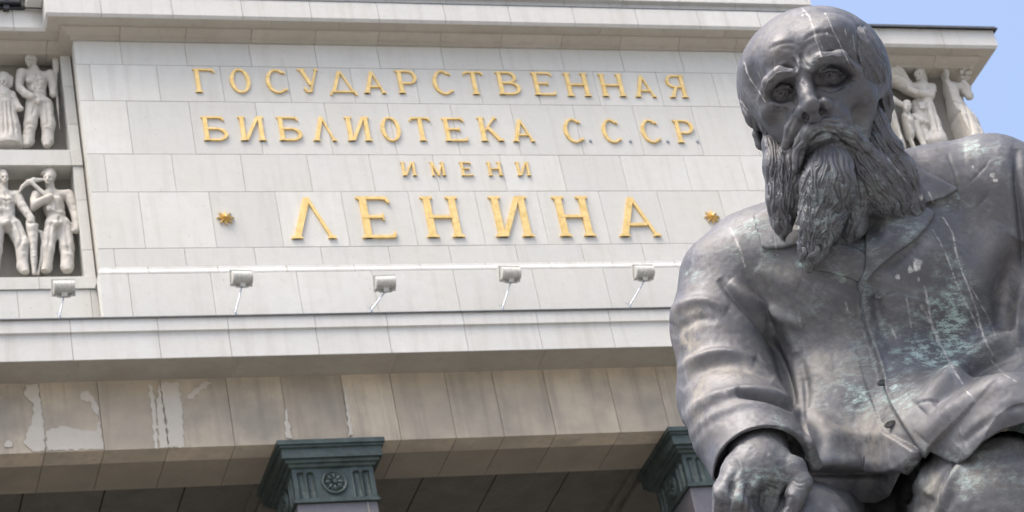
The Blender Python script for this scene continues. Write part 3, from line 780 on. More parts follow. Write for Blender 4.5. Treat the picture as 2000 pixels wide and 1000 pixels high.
# cheekbones, hollow cheeks, folds beside the nose
hd.ell(Q(1508, 218, 142), (22, 17, 26), HB, 18)
hd.ell(Q(1666, 190, 132), (34, 22, 34), HB, 30)
hd.chain(QC([(1512, 204, 165, 5), (1528, 208, 172, 5), (1546, 202, 176, 4)]), 9, 6)
hd.chain(QC([(1602, 176, 182, 5), (1626, 182, 178, 6), (1652, 172, 162, 4)]), 9, 6)
hd.ell(Q(1518, 262, 180), (14, 34, 20), HB, 36, True)
hd.ell(Q(1684, 246, 172), (20, 30, 18), HB, 44, True)
hd.chain(QC([(1556, 228, 188, 9), (1545, 252, 180, 10), (1536, 284, 160, 10)]), 26, 12)
hd.chain(QC([(1620, 212, 186, 9), (1642, 232, 178, 10), (1666, 262, 158, 10)]), 28, 12)
# muzzle, mouth
hd.ell(Q(1606, 256, 172), (46, 34, 40), HB, 22)
hd.chain(QC([(1580, 268, 206, 5), (1604, 258, 216, 6), (1636, 262, 206, 5)]), 4, 3, True)
hd.chain(QC([(1583, 279, 200, 7), (1598, 270, 210, 9), (1616, 265, 211, 9), (1634, 270, 200, 6)]), 6, 5)
hd.ell(Q(1612, 284, 208), (22, 7, 10), HB, 8, True)
# ears
hd.ell(Q(1488, 262, 40), (12, 36, 22), HB, 10)
hd.chain(QC([(1478, 238, 52, 6), (1476, 262, 58, 6), (1484, 284, 60, 8), (1493, 290, 58, 7)]), 5, 4)
hd.ell(Q(1490, 262, 66), (6, 20, 14), HB, 5, True)
hd.ell(Q(1718, 210, 44), (19, 42, 24), HB, 8)
hd.chain(QC([(1706, 182, 66, 6), (1722, 172, 66, 6.5), (1737, 184, 60, 6.5), (1741, 208, 58, 6), (1734, 230, 62, 6.5), (1719, 246, 70, 8)]), 5, 4)
hd.chain(QC([(1712, 190, 72, 4), (1724, 196, 70, 4), (1727, 214, 70, 4), (1716, 228, 74, 4)]), 4, 3)
hd.ell(Q(1718, 209, 88), (10, 24, 22), HB, 5, True)
# neck
hd.cap(Q(1630, 300, 20), Q(1665, 520, 0), 92, 100, 30)

def near(P2, pts, r):
    lo, hi = np.min(pts, 0)-r, np.max(pts, 0)+r
    return np.where((P2[:, 0] > lo[0]) & (P2[:, 0] < hi[0]) & (P2[:, 1] > lo[1]) & (P2[:, 1] < hi[1]))[0]
def fold(P2, w_lift, pts, width, h, t0=.15, t1=.15, smooth_n=4):
    """a ridge (h > 0) or groove (h < 0) along a drawn line, tapered at both ends"""
    m = near(P2, pts, width*2.6)
    if not len(m): return
    d, t, s = poly_dist(P2[m], smooth(pts, smooth_n))
    tap = np.clip(t/max(t0, 1e-3), 0, 1)*np.clip((1-t)/max(t1, 1e-3), 0, 1)
    w_lift[m] += h*np.exp(-(d/width)**2)*np.sqrt(tap)
def lip(P2, w_lift, pts, h, fall, edge=1.6, side=1, t0=.02, t1=.02):
    """one side of a drawn line stands h proud of the other and falls back within fall: the edge of a cloth layer"""
    m = near(P2, pts, fall*3.5)
    if not len(m): return
    d, t, s = poly_dist(P2[m], smooth(pts))
    sd = d*s*side
    tap = np.clip(t/t0, 0, 1)*np.clip((1-t)/t1, 0, 1)
    w_lift[m] += h*tap/(1+np.exp(-np.clip(sd/edge, -30, 30)))*np.exp(-np.maximum(sd, 0)/fall)
def region(P2, w_lift, poly, h, edge=1.8):
    m = near(P2, poly, edge*12)
    if len(m): w_lift[m] += h/(1+np.exp(np.clip(poly_sdf(P2[m], poly)/edge, -30, 30)))
def value_noise(P, scale, seed):
    """smooth 3D noise -1..1"""
    r = np.random.default_rng(seed); T = r.uniform(-1, 1, (32, 32, 32))
    p = P/scale; i = np.floor(p).astype(int); f = p-i; f = f*f*(3-2*f); i %= 32; j = (i+1) % 32
    def g(a, b, c): return T[a, b, c]
    x0, y0, z0 = i.T; x1, y1, z1 = j.T; fx, fy, fz = f.T
    return ((g(x0,y0,z0)*(1-fx)+g(x1,y0,z0)*fx)*(1-fy)+(g(x0,y1,z0)*(1-fx)+g(x1,y1,z0)*fx)*fy)*(1-fz) + \
           ((g(x0,y0,z1)*(1-fx)+g(x1,y0,z1)*fx)*(1-fy)+(g(x0,y1,z1)*(1-fx)+g(x1,y1,z1)*fx)*fy)*fz

# ---- marks left by weather and birds: drawn once, written as vertex weights on every bronze part
STREAKS = [  # (line, width, strength)
    ([(1566, 14), (1583, 38), (1592, 70), (1598, 92), (1604, 112)], 2.2, .8), ([(1590, 60), (1600, 80), (1607, 95)], 1.4, .7),
    ([(1612, 26), (1628, 60), (1645, 95), (1658, 125)], 1.2, .75), ([(1650, 55), (1653, 70)], 1.3, .7),
    ([(1668, 32), (1688, 62), (1694, 85)], 1.3, .5), ([(1453, 120), (1463, 150), (1480, 175), (1495, 200)], 1.5, .9),
    ([(1480, 140), (1487, 160), (1493, 190)], 1, .6), ([(1443, 195), (1452, 205), (1460, 214)], 1.8, .9),
    ([(1448, 85), (1456, 70), (1470, 55)], 1.4, .6), ([(1666, 70), (1671, 100)], .9, .45), ([(1678, 80), (1684, 140)], .9, .35),
    ([(1505, 80), (1512, 110), (1514, 140)], 1, .35),
    ([(1425, 445), (1438, 470), (1448, 495), (1455, 520)], 2.4, .55), ([(1510, 430), (1513, 465), (1518, 500)], 1.5, .5),
    ([(1735, 310), (1755, 335), (1772, 355)], 1.5, .6), ([(1815, 375), (1822, 395)], 3, .6),
    ([(1842, 425), (1860, 455), (1868, 495), (1885, 545), (1905, 600), (1922, 660), (1940, 695)], 2.6, .75),
    ([(1822, 450), (1845, 490), (1872, 560), (1895, 610), (1910, 640)], 1.8, .8),
    ([(1805, 560), (1812, 590), (1822, 640), (1840, 680), (1862, 720), (1880, 750)], 2.6, .7), ([(1800, 600), (1815, 625), (1835, 665)], 5, .5),
    ([(1895, 560), (1925, 610), (1945, 660)], 1.4, .55), ([(1770, 580), (1775, 610), (1780, 640)], 2.5, .5),
    ([(1738, 635), (1750, 660)], 2.6, .8), ([(1651, 590), (1660, 620)], 2, .55), ([(1885, 760), (1905, 785)], 1.3, .7),
    ([(1925, 690), (1960, 730), (1985, 745)], 1.5, .5), ([(1476, 560), (1480, 590)], 1.2, .4), ([(1560, 610), (1572, 690)], 1, .3)]
BLOBS = [(1792, 518, 7, 10, 1.0), (1778, 526, 4, 6, .9), (1754, 541, 4, 4, .8), (1797, 512, 4, 5, .9), (1938, 342, 4, 4, .9), (1944, 352, 4, 3, .9),
         (1615, 65, 3, 3, .8), (1567, 30, 2, 2, .6), (1555, 445, 6, 4, .8), (1794, 545, 2, 4, .5), (1900, 325, 2, 2, .6), (1800, 385, 3, 5, .5)]
VERD = [  # (x, y, rx, ry, strength)
    (1465, 440, 34, 18, .8), (1430, 495, 16, 18, .4), (1500, 500, 30, 30, .25), (1655, 775, 45, 34, 1.0), (1640, 545, 50, 14, .5), (1760, 690, 70, 40, .8),
    (1850, 640, 60, 70, 1.0), (1860, 560, 40, 60, .6), (1800, 680, 110, 45, .9), (1860, 690, 70, 30, 1), (1720, 660, 14, 50, .5), (1750, 760, 40, 50, .6),
    (1905, 290, 22, 14, .7), (1955, 318, 20, 14, .7), (1870, 395, 30, 20, .6), (1865, 400, 20, 12, .7), (1950, 285, 12, 12, .5), (1960, 360, 16, 12, .4),
    (1568, 515, 14, 12, .8), (1520, 470, 20, 12, .4), (1610, 420, 40, 90, .35), (1690, 400, 40, 60, .3), (1600, 128, 22, 10, .5), (1480, 950, 60, 30, .7),
    (1530, 930, 24, 18, .9), (1455, 965, 20, 20, .8), (1600, 895, 60, 20, .2), (1790, 900, 30, 30, .5), (1860, 895, 60, 14, .5), (1760, 450, 60, 40, .3), (1350, 535, 18, 14, .4),
    (1520, 830, 20, 18, .5), (1600, 600, 120, 120, .12), (1640, 262, 60, 20, .35), (1900, 940, 120, 70, .3), (1690, 580, 12, 60, .6), (1700, 480, 40, 40, .35)]
TAN = [(1345, 660, 26, 50, 1), (1365, 780, 22, 50, .8), (1420, 720, 60, 20, .6), (1520, 540, 60, 30, .3), (1680, 840, 90, 40, .5), (1640, 700, 60, 80, .3),
       (1820, 950, 20, 30, .9), (1930, 930, 60, 30, .5), (1345, 610, 30, 16, .7), (1970, 580, 24, 60, .5), (1500, 100, 30, 40, .2), (1540, 250, 20, 60, .2)]
def paint(v):
    P2 = unQ(v)
    st = np.zeros(len(v)); vd = np.zeros(len(v)); tn = np.zeros(len(v))
    n1 = value_noise(v, 6, 11); n2 = value_noise(v, 22, 12); n3 = value_noise(v, 2.6, 13)
    for pts, wd, s in STREAKS:
        lo, hi = np.min(pts, 0)-12, np.max(pts, 0)+12
        m = np.where(((P2 > lo) & (P2 < hi)).all(1))[0]
        if not len(m): continue
        d, t, _ = poly_dist(P2[m] + np.stack([n1[m]*1.2, n2[m]*1.5], 1), smooth(pts))
        wv = wd*(.7+.5*n2[m]+.35*n1[m])
        st[m] = np.maximum(st[m], s*np.clip(1.25-d/np.maximum(wv, .4), 0, 1)*np.clip(.75+.6*n1[m]+.3*n3[m], 0, 1))
    for x, y, rx, ry, s in BLOBS:
        m = near(P2, [(x-rx, y-ry), (x+rx, y+ry)], max(rx, ry))
        e = np.hypot((P2[m, 0]-x)/rx, (P2[m, 1]-y)/ry) + n1[m]*.5 + n3[m]*.2
        st[m] = np.maximum(st[m], s*np.clip((1.2-e)*3, 0, 1))
    for x, y, rx, ry, s in VERD:
        m = near(P2, [(x-rx, y-ry), (x+rx, y+ry)], max(rx, ry)*1.5)
        e = ((P2[m, 0]-x)/rx)**2 + ((P2[m, 1]-y)/ry)**2
        vd[m] = np.maximum(vd[m], s*np.exp(-e))
    for x, y, rx, ry, s in TAN:
        m = near(P2, [(x-rx, y-ry), (x+rx, y+ry)], max(rx, ry)*1.5)
        e = ((P2[m, 0]-x)/rx)**2 + ((P2[m, 1]-y)/ry)**2
        tn[m] = np.maximum(tn[m], s*np.exp(-e))
    return dict(streak=st, verdigris=vd, tan=tn)

def sculpt(name, fn, lo, hi, h, detail=None, parent=None, mat=None, hands=None):
    v, q = sdf_mesh(fn, lo, hi, h)
    if detail is not None:
        n = vnormals(v, q); P2 = unQ(v); lift = np.zeros(len(v))
        detail(v, P2, n, lift)
        v = v + n*lift[:, None]
    if name == 'dbg': print(name, len(v))
    return np_mesh(name, to_world(v), q[:, ::-1], mat, parent, paint(v))

def head_detail(v, P2, n, L):
    m = n[:, 2] > 0; l = np.zeros(len(v))
    for p, wd, h in [
        ([(1500, 96), (1525, 86), (1548, 84), (1560, 92)], 4, -1.6), ([(1505, 86), (1530, 76), (1552, 76)], 7, 1.2),
        ([(1570, 78), (1592, 66), (1620, 64), (1650, 76)], 4, -1.7), ([(1575, 66), (1600, 55), (1632, 54)], 7, 1.2),
        ([(1565, 112), (1570, 96), (1584, 84), (1602, 80)], 5, -1.6), ([(1548, 112), (1553, 128), (1556, 142)], 3.5, -5),
        ([(1564, 104), (1571, 122), (1582, 134)], 4, -5), ([(1552, 100), (1540, 94), (1524, 96)], 5, -1.5),
        ([(1558, 118), (1563, 136)], 4, 4), ([(1508, 205), (1524, 211), (1542, 206)], 3, -2.4), ([(1510, 214), (1528, 220), (1544, 214)], 3, -2),
        ([(1600, 172), (1624, 178), (1650, 168)], 3, -2.6), ([(1604, 184), (1630, 190), (1660, 178)], 4, -2), ([(1655, 150), (1672, 158)], 3, -2), ([(1654, 156), (1668, 170)], 3, -2),
        ([(1553, 226), (1543, 248), (1534, 275)], 4, -3), ([(1626, 212), (1648, 232), (1668, 262)], 7, -2),
        ([(1566, 160), (1576, 166)], 3, -2), ([(1540, 120), (1520, 130), (1500, 150)], 5, 2.5), ([(1610, 100), (1640, 98), (1668, 115)], 6, 2.5)]:
        fold(P2, l, p, wd, h, .25, .3)
    l += value_noise(v, 14, 3)*.8 + value_noise(v, 5, 4)*.25
    L += np.where(m, l, value_noise(v, 14, 3)*.8)

# ---- locks of hair, beard, moustache: each a tapering carved lock laid on the form
def front_w(fn, px, py, w0=330., steps=40):
    w = np.full(len(px), w0)
    for _ in range(steps):
        k = (D0 - w*US)/D0
        p = np.stack([1000+(px-1000)*k, 500+(py-500)*k, w], 1)
        d = fn(p); w -= np.clip(d, 0, 40)*.9
        if w.min() < -400: break
    return w
def lock_mesh(paths, radii, sides=20, flat=.62, grooves=6, seed=0, amp=.13):
    rg = np.random.default_rng(seed); Vv, F = [], []
    for path, r in zip(paths, radii):
        n = len(path); t = np.gradient(path, axis=0); t /= np.linalg.norm(t, axis=1)[:, None]+1e-9
        up = np.tile([0, 0, 1.], (n, 1)); sd = np.cross(t, up); sd /= np.linalg.norm(sd, axis=1)[:, None]+1e-9
        up = np.cross(sd, t)
        tw = rg.uniform(0, 6.28) + np.linspace(0, rg.uniform(-2, 2), n)
        b = len(Vv)
        a = np.linspace(0, 2*np.pi, sides, endpoint=False)
        for i in range(n):
            rr = r[i]*(1 + amp*np.cos(grooves*a + tw[i]) + amp*.5*np.cos((grooves*2-1)*a + 2*tw[i]))
            Vv.extend(path[i] + sd[i]*(np.cos(a)*rr)[:, None] + up[i]*(np.sin(a)*rr*flat)[:, None])
        for i in range(n-1):
            for j in range(sides):
                k = (j+1) % sides
                F.append((b+i*sides+j, b+i*sides+k, b+(i+1)*sides+k, b+(i+1)*sides+j))
        F.append(tuple(b+j for j in range(sides))[::-1]); F.append(tuple(b+(n-1)*sides+j for j in range(sides)))
    return np.array(Vv), F
def locks(bundles, base, seed, npts=18):
    """bundle: (guide A, guide B, count, radius, wave, wavelength, lift)"""
    rg = np.random.default_rng(seed); paths, radii, todo = [], [], []
    for A, B, cnt, rad, wave, wl, lift in bundles:
        A, B = smooth(A, 6), smooth(B, 6)
        def res(c):
            L = np.r_[0, np.cumsum(np.linalg.norm(np.diff(c, axis=0), axis=1))]
            s = np.linspace(0, L[-1], npts); return np.stack([np.interp(s, L, c[:, 0]), np.interp(s, L, c[:, 1])], 1), L[-1]
        (a, la), (b, lb) = res(A), res(B)
        ph0 = rg.uniform(0, 6.28)
        for k in range(cnt):
            f = np.clip((k+.5)/cnt + rg.normal(0, .25/cnt), -.02, 1.02)
            c = a*(1-f) + b*f
            s0, s1 = rg.uniform(0, .22), rg.uniform(.70, 1.06)
            tt = np.linspace(s0, s1, npts)*(npts-1)
            c = np.stack([np.interp(tt, np.arange(npts), c[:, 0]), np.interp(tt, np.arange(npts), c[:, 1])], 1)
            s = np.linspace(s0, s1, npts)*(la*(1-f)+lb*f)
            dn = np.gradient(c, axis=0); dn /= np.linalg.norm(dn, axis=1)[:, None]+1e-9
            sd = np.stack([-dn[:, 1], dn[:, 0]], 1)
            ph = ph0 + f*2.5 + rg.normal(0, .5)
            env = np.clip(np.linspace(0, 2.2, npts), .15, 1)
            c = c + sd*(np.sin(s/wl*6.283 + ph)*wave*env)[:, None]
            r = rad*rg.uniform(.7, 1.25)*np.sqrt(np.clip(np.sin(np.linspace(.35, 3.05, npts)), .03, 1))*np.linspace(1.05, .8, npts)
            todo.append((c, r, lift + rg.uniform(-2.5, 3.5) + np.sin(s/wl*6.283 + ph + 1.3)*wave*.4))
    allc = np.concatenate([t[0] for t in todo]); allw = front_w(base, allc[:, 0], allc[:, 1])
    for k, (c, r, dw) in enumerate(todo):
        w = allw[k*npts:(k+1)*npts]
        w = np.maximum(w, np.percentile(w, 25)-25)
        w = np.convolve(np.pad(w, 2, 'edge'), np.ones(5)/5, 'valid') + dw
        k2 = (D0 - w*US)/D0
        paths.append(np.stack([1000+(c[:, 0]-1000)*k2, 500+(c[:, 1]-500)*k2, w], 1)); radii.append(r)
    return paths, radii

RX0, RY0, RX1, RY1, RS = 1410, 0, 1840, 560, 2      # carving map: 2 cells per pixel
def carve(bundles, seed):
    """carved hair: every bundle runs between two guide lines; rounded locks with fine grooves, overlapping like layers"""
    rg = np.random.default_rng(seed); Hm = np.zeros(((RY1-RY0)*RS, (RX1-RX0)*RS), np.float32)
    for A, B, n1, n2, lift, a1, a2, wave, wl in bundles:
        A, B = smooth(A, 8), smooth(B, 8); nf, ns = 700, 1100
        def res(c):
            Lc = np.r_[0, np.cumsum(np.linalg.norm(np.diff(c, axis=0), axis=1))]; q = np.linspace(0, Lc[-1], ns)
            return np.stack([np.interp(q, Lc, c[:, 0]), np.interp(q, Lc, c[:, 1])], 1), Lc[-1]
        (ca, la), (cb, lb) = res(A), res(B)
        f = np.linspace(0, 1, nf)[:, None]; t = np.linspace(0, 1, ns)[None, :]
        s_ = t*(la*(1-f)+lb*f)
        X = ca[None, :, 0]*(1-f) + cb[None, :, 0]*f; Y = ca[None, :, 1]*(1-f) + cb[None, :, 1]*f
        ph = rg.uniform(0, 6.28, n1+3); am = rg.uniform(.5, 1.3, n1+3); wlk = rg.uniform(.8, 1.25, n1+3)
        env = np.clip(t*3, .15, 1)
        def tab(v, x): i = np.clip(x.astype(int), 0, n1+1); fr = x-i; return v[i]*(1-fr) + v[i+1]*fr
        x0 = f*n1 + 0*t
        k = tab(am, x0); p = tab(ph, x0); wk = tab(wlk, x0)
        sh = env*wave*k*np.sin(6.283*s_/(wl*wk) + p) + env*wave*.18*np.sin(6.283*s_/(wl*.47) + 2.3*p)
        x = x0 + sh
        lock = np.abs(np.cos(math.pi*x))**.6
        idx = np.clip(np.floor(x+.5), 0, n1+1).astype(int)
        lh = rg.uniform(-.5, .6, n1+3)[idx]            # some locks stand higher
        y = x*n2/n1 + .35*np.sin(6.283*s_/(wl*1.9) + idx*1.7) + rg.uniform(0, 1, n1+3)[idx]
        strand = np.abs(np.cos(math.pi*y))**.55
        end = rg.uniform(.80, 1.04, n1+3)[idx]
        prof = np.sqrt(np.clip(1-(2*f-1)**2, 0, 1))**.8*np.clip(t*9, 0, 1)*np.clip((end-t)*11, 0, 1)
        amp = np.sqrt(np.clip(prof, 0, 1))
        Hh = lift*prof + amp*(a1*(lock-.45 + lh) + a2*(strand-.5)*(.55+.6*lock))
        u, v = ((X-RX0)*RS).astype(int), ((Y-RY0)*RS).astype(int)
        ok = (u >= 0) & (v >= 0) & (u < Hm.shape[1]) & (v < Hm.shape[0])
        tmp = np.full(Hm.shape, -99., np.float32); tmp[v[ok], u[ok]] = Hh[ok]
        m = tmp > -90
        Hm[m] = np.maximum(tmp[m], Hm[m] - 4*(Hm[m] != 0) - 99*(Hm[m] == 0))
    K = np.array([.25, .5, .25])
    Hm = np.apply_along_axis(lambda r: np.convolve(r, K, 'same'), 1, Hm); Hm = np.apply_along_axis(lambda r: np.convolve(r, K, 'same'), 0, Hm)
    return Hm
def carved(Hm, P2):
    x, y = np.clip((P2[:, 0]-RX0)*RS, 0, Hm.shape[1]-2), np.clip((P2[:, 1]-RY0)*RS, 0, Hm.shape[0]-2)
    i, j = x.astype(int), y.astype(int); fx, fy = x-i, y-j
    return (Hm[j, i]*(1-fx)+Hm[j, i+1]*fx)*(1-fy) + (Hm[j+1, i]*(1-fx)+Hm[j+1, i+1]*fx)*fy
def hair_part(name, fn, lo, hi, h, Hm, parent):
    v, q = sdf_mesh(fn, lo, hi, h); n = vnormals(v, q); c = carved(Hm, unQ(v))
    front = np.clip(n[:, 2]*3+1.2, 0, 1)*c
    d = n*.6 + V(0, 0, .4); v = v + d*front[:, None] + n*(value_noise(v, 7, 51)*.7)[:, None]
    return np_mesh(name, to_world(v), q[:, ::-1], M['bronze'], parent, paint(v))

st = bpy.data.objects.new('bronze_statue', None); COL.objects.link(st); st.location = ROOT_ST.tolist()
st['label'] = 'weathered bronze statue of a seated bearded man in an open coat'; st['category'] = 'statue'

hand = Sdf()   # the hand hanging from the cuff
hand.cap(Q(1480, 868, 290), Q(1484, 915, 365), 56, 56, 10)
hand.ell(Q(1470, 930, 386), (60, 44, 36), basis(R(-12), R(20), 0), 20)
hand.chain(QC([(1430, 940, 398, 24), (1408, 972, 412, 25), (1396, 1015, 408, 21), (1404, 1065, 384, 18)]), 10, 4)
hand.chain(QC([(1452, 950, 404, 24), (1440, 985, 424, 24), (1430, 1035, 418, 20), (1436, 1085, 388, 17)]), 6, 4)
hand.chain(QC([(1478, 950, 400, 22), (1474, 995, 412, 22), (1466, 1045, 402, 19), (1470, 1090, 374, 16)]), 6, 4)
hand.chain(QC([(1500, 950, 388, 20), (1504, 985, 386, 19), (1500, 1030, 372, 17), (1500, 1068, 350, 14)]), 6, 4)
hand.chain(QC([(1510, 905, 372, 30), (1548, 918, 392, 25), (1566, 944, 408, 19), (1549, 975, 424, 19.5), (1536, 1008, 428, 18), (1532, 1024, 420, 12)]), 16, 6)
hand.ell(Q(1506, 918, 402), (20, 14, 13), basis(R(30), 0, 0), 12)       # index knuckle
hand.ell(Q(1408, 968, 428), (17, 15, 13), None, 10); hand.ell(Q(1441, 980, 441), (17, 14, 12), None, 10)
hand.ell(Q(1500, 975, 428), (30, 32, 34), None, 12, True)               # hollow beside the thumb
for p, q in (((1448, 880, 384), (1412, 962, 428)), ((1468, 880, 392), (1442, 972, 440)), ((1492, 885, 392), (1474, 950, 424)), ((1515, 888, 380), (1508, 915, 404))):
    hand.cap(Q(*p), Q(*q), 6, 7, 12)
def hand_detail(v, P2, n, L):
    l = np.zeros(len(v))
    lip(P2, l, [(1526, 992), (1527, 978), (1536, 969), (1548, 970), (1556, 984), (1555, 1004)], -2.6, 14, 1.2, 1)
    for p, wd, h in [([(1548, 938), (1562, 944), (1572, 942)], 2.5, -2), ([(1546, 945), (1560, 952), (1572, 950)], 2.5, -2), ([(1440, 890), (1450, 920), (1430, 950)], 5, 3), ([(1500, 888), (1520, 905)], 4, 2), ([(1432, 940), (1425, 975), (1416, 1010)], 4, -7), ([(1462, 945), (1456, 985), (1448, 1020)], 4, -6), ([(1490, 955), (1486, 990)], 4, -5), ([(1396, 985), (1410, 990), (1424, 984)], 3, -2.5), ([(1430, 996), (1442, 1000), (1454, 996)], 3, -2.5)]:
        fold(P2, l, p, wd, h, .3, .3)
    L += l + value_noise(v, 12, 8)*1.0 + value_noise(v, 4, 9)*.3

# ---- coat volume
coat = Sdf()
coat.ell(Q(1690, 640, -60), (285, 300, 190), basis(R(6), R(-22), 0), 1)
coat.ell(Q(1700, 860, 30), (262, 220, 205), basis(0, R(-20), 0), 60)
coat.cap(Q(1470, 520, -40), Q(1900, 400, -70), 110, 118, 60)
coat.chain(QC([(1700, 400, -60, 92), (1820, 372, -40, 74), (1930, 378, -60, 106)]), 50)
coat.cap(Q(1600, 470, -30), Q(1500, 500, -20), 60, 80, 50)
coat.cap(Q(1950, 385, -60), Q(2075, 560, 0), 112, 108, 40)
coat.chain(QC([(2075, 560, 0, 108), (2110, 780, 120, 100), (2060, 900, 260, 90)]), 30)
coat.ell(Q(1694, 425, 150), (42, 50, 60), None, 30, True)
coat.ell(Q(1900, 640, -70), (190, 280, 170), None, 50)
coat.ell(Q(1960, 820, 40), (150, 170, 170), None, 50)
coat.cap(Q(1770, 880, 80), Q(1850, 880, 240), 130, 132, 60)
coat.cap(Q(1850, 880, 240), Q(1990, 870, 365), 132, 132, 40)
coat.cap(Q(1640, 900, 40), Q(1560, 920, 200), 130, 110, 60)
arm = Sdf()
arm.chain(QC([(1424, 545, -10, 98), (1408, 640, 40, 92), (1424, 770, 130, 92), (1452, 830, 215, 94), (1486, 905, 318, 93)]), 18, 30)
def arm_fn(P, reach=1e9):
    d = arm(P, reach)
    # open sleeve end: cut by a plane across the forearm and hollowed
    ax = norm(V(*Q(1493, 935, 375)) - V(*Q(1452, 830, 215))); c = V(*Q(1487, 915, 330))
    cut = ((P - c) @ ax).astype(np.float32)
    d = np.maximum(d, cut)
    r = np.linalg.norm((P-c) - ((P-c) @ ax)[:, None]*ax, axis=1).astype(np.float32)
    return np.maximum(d, -np.maximum(r-84, -cut-60))
cuff_in = Sdf()
def coat_fn(P, reach=1e9):
    a, b = coat(P, reach), arm_fn(P, reach)
    h = np.maximum(14-np.abs(a-b), 0)/14
    d = np.minimum(a, b) - h*h*14*.25
    P2 = unQ(np.asarray(P, float))
    m = (d < 60) & (P2[:, 1] > 780) & (P2[:, 0] > 1540)
    if m.any():
        e = poly_sdf(P2[m], HEM).astype(np.float32)
        d[m] = np.maximum(d[m], -e)
    return d
# everything below the hem is open
HEM = [(1500, 1300), (1560, 975), (1600, 972), (1665, 982), (1712, 984), (1738, 968), (1755, 930), (1764, 912), (1782, 904), (1795, 893), (1802, 877),
       (1815, 882), (1850, 900), (1872, 906), (1892, 894), (1920, 862), (1955, 840), (2010, 822), (2036, 812), (2036, 1300)]

def coat_detail(v, P2, n, L):
    l = np.zeros(len(v))
    # collars and lapels
    # front edge of the right panel, lying over the left one
    lip(P2, l, [(1690, 535), (1682, 565), (1682, 600), (1692, 645), (1706, 690), (1722, 738), (1744, 790), (1776, 845), (1806, 884), (1812, 890)], 18, 70, 1.8, -1, .1, .01)
    fold(P2, l, [(1702, 540), (1708, 580), (1722, 640), (1740, 690)], 15, -15, .3, .5); fold(P2, l, [(1720, 530), (1760, 500), (1800, 466)], 14, -8, .3, .4)
    fold(P2, l, [(1688, 560), (1690, 610), (1704, 670), (1726, 735), (1752, 795), (1790, 855)], 4, 3, .2, .2)
    # layers at the bottom of the left panel
    lip(P2, l, [(1575, 917), (1620, 914), (1680, 920), (1735, 922), (1765, 914), (1790, 896), (1800, 880)], 22, 70, 1.8, -1)
    fold(P2, l, [(1585, 927), (1620, 926), (1690, 929), (1735, 930)], 5.5, -17, .2, .4)
    fold(P2, l, [(1590, 900), (1680, 905), (1750, 900)], 10, 4, .3, .3)
    # sleeve seam and the deep line between arm and chest
    fold(P2, l, [(1404, 545), (1424, 570), (1452, 600), (1490, 640), (1520, 690), (1542, 745), (1554, 800)], 7, -12, .25, .1)
    fold(P2, l, [(1425, 550), (1470, 590), (1520, 615), (1570, 640)], 12, 12, .3, .4)
    fold(P2, l, [(1500, 600), (1545, 660), (1570, 740)], 14, 7, .3, .4)
    keep = l.copy()
    # folds round the sleeve
    for p, wd, h in [
        ([(1312, 632), (1322, 606), (1350, 590), (1385, 590), (1420, 606)], 14, 10), ([(1318, 660), (1340, 634), (1375, 622), (1400, 630)], 12, -6),
        ([(1322, 725), (1350, 705), (1392, 690), (1430, 690), (1475, 702)], 12, 11),
        ([(1330, 760), (1370, 722), (1420, 712), (1470, 722), (1510, 740)], 14, -9), ([(1438, 770), (1470, 774), (1510, 784), (1552, 800)], 7, -15),
        ([(1420, 768), (1450, 760), (1500, 766), (1548, 782)], 10, 9), ([(1335, 830), (1360, 795), (1400, 772), (1445, 764)], 14, 9),
        ([(1340, 860), (1385, 818), (1440, 792), (1490, 790), (1530, 806), (1556, 840)], 12, 5), 
        ([(1345, 900), (1380, 850), (1420, 828)], 14, 3)]:
        fold(P2, l, p, wd*.78, h*1.05, .3, .3)
    l[:] = keep + .92*(l-keep)
    # cuff: rim and groove
    fold(P2, l, [(1394, 985), (1396, 940), (1414, 900), (1444, 868), (1485, 855), (1530, 862), (1566, 888), (1588, 930)], 4, -7, .1, .1)
    # chest and belly folds
    for p, wd, h in [
        ([(2005, 655), (1950, 668), (1895, 700), (1850, 745), (1800, 800)], 20, 20), ([(1990, 690), (1930, 712), (1880, 752), (1830, 800)], 12, -13),
        ([(2010, 745), (1950, 752), (1890, 785), (1840, 825), (1810, 858)], 18, 15), ([(2010, 790), (1960, 800), (1910, 835), (1870, 870)], 10, -8),
        ([(1980, 790), (1920, 822), (1880, 856)], 9, 6), ([(2000, 470), (1975, 540), (1965, 600), (1955, 650)], 26, -30), ([(1985, 290), (1988, 360), (1995, 440), (2005, 560)], 8, -14),
        ([(1960, 440), (1930, 500), (1900, 560), (1880, 620)], 30, 8), ([(1995, 550), (1985, 620), (1990, 680)], 10, 10), ([(1700, 440), (1690, 500), (1660, 560)], 30, 6),
        ([(1580, 700), (1620, 740), (1680, 790)], 22, 5), ([(1570, 830), (1620, 850), (1700, 850), (1770, 850)], 16, 5), ([(1575, 800), (1600, 860), (1590, 900)], 14, -8),
        ([(1560, 690), (1575, 760), (1570, 830)], 10, -8), ([(1850, 300), (1868, 350), (1876, 420)], 2.5, -2.5), ([(1890, 360), (1920, 330), (1935, 310)], 1.6, -1.6), ([(1890, 420), (1925, 385), (1940, 360)], 1.6, -1.4), ([(1900, 415), (1935, 378)], 1.4, -1.4),
        ([(1885, 290), (1930, 290), (1975, 300)], 30, 5), ([(1590, 560), (1640, 580), (1670, 620)], 20, 4), ([(1480, 520), (1520, 545), (1560, 560)], 20, 5)]:
        fold(P2, l, p, wd, h, .3, .3)
    # buttonholes
    for p in ([(1758, 692), (1790, 688)], [(1795, 797), (1840, 790)], [(1730, 576), (1748, 570)]):
        fold(P2, l, p, 2, -3, .1, .1)
    l *= np.clip((n[:, 2]+.25)*2.5, 0, 1)
    L += l + value_noise(v, 70, 21)*2 + value_noise(v, 22, 22)*.5 + value_noise(v, 8, 23)*.45

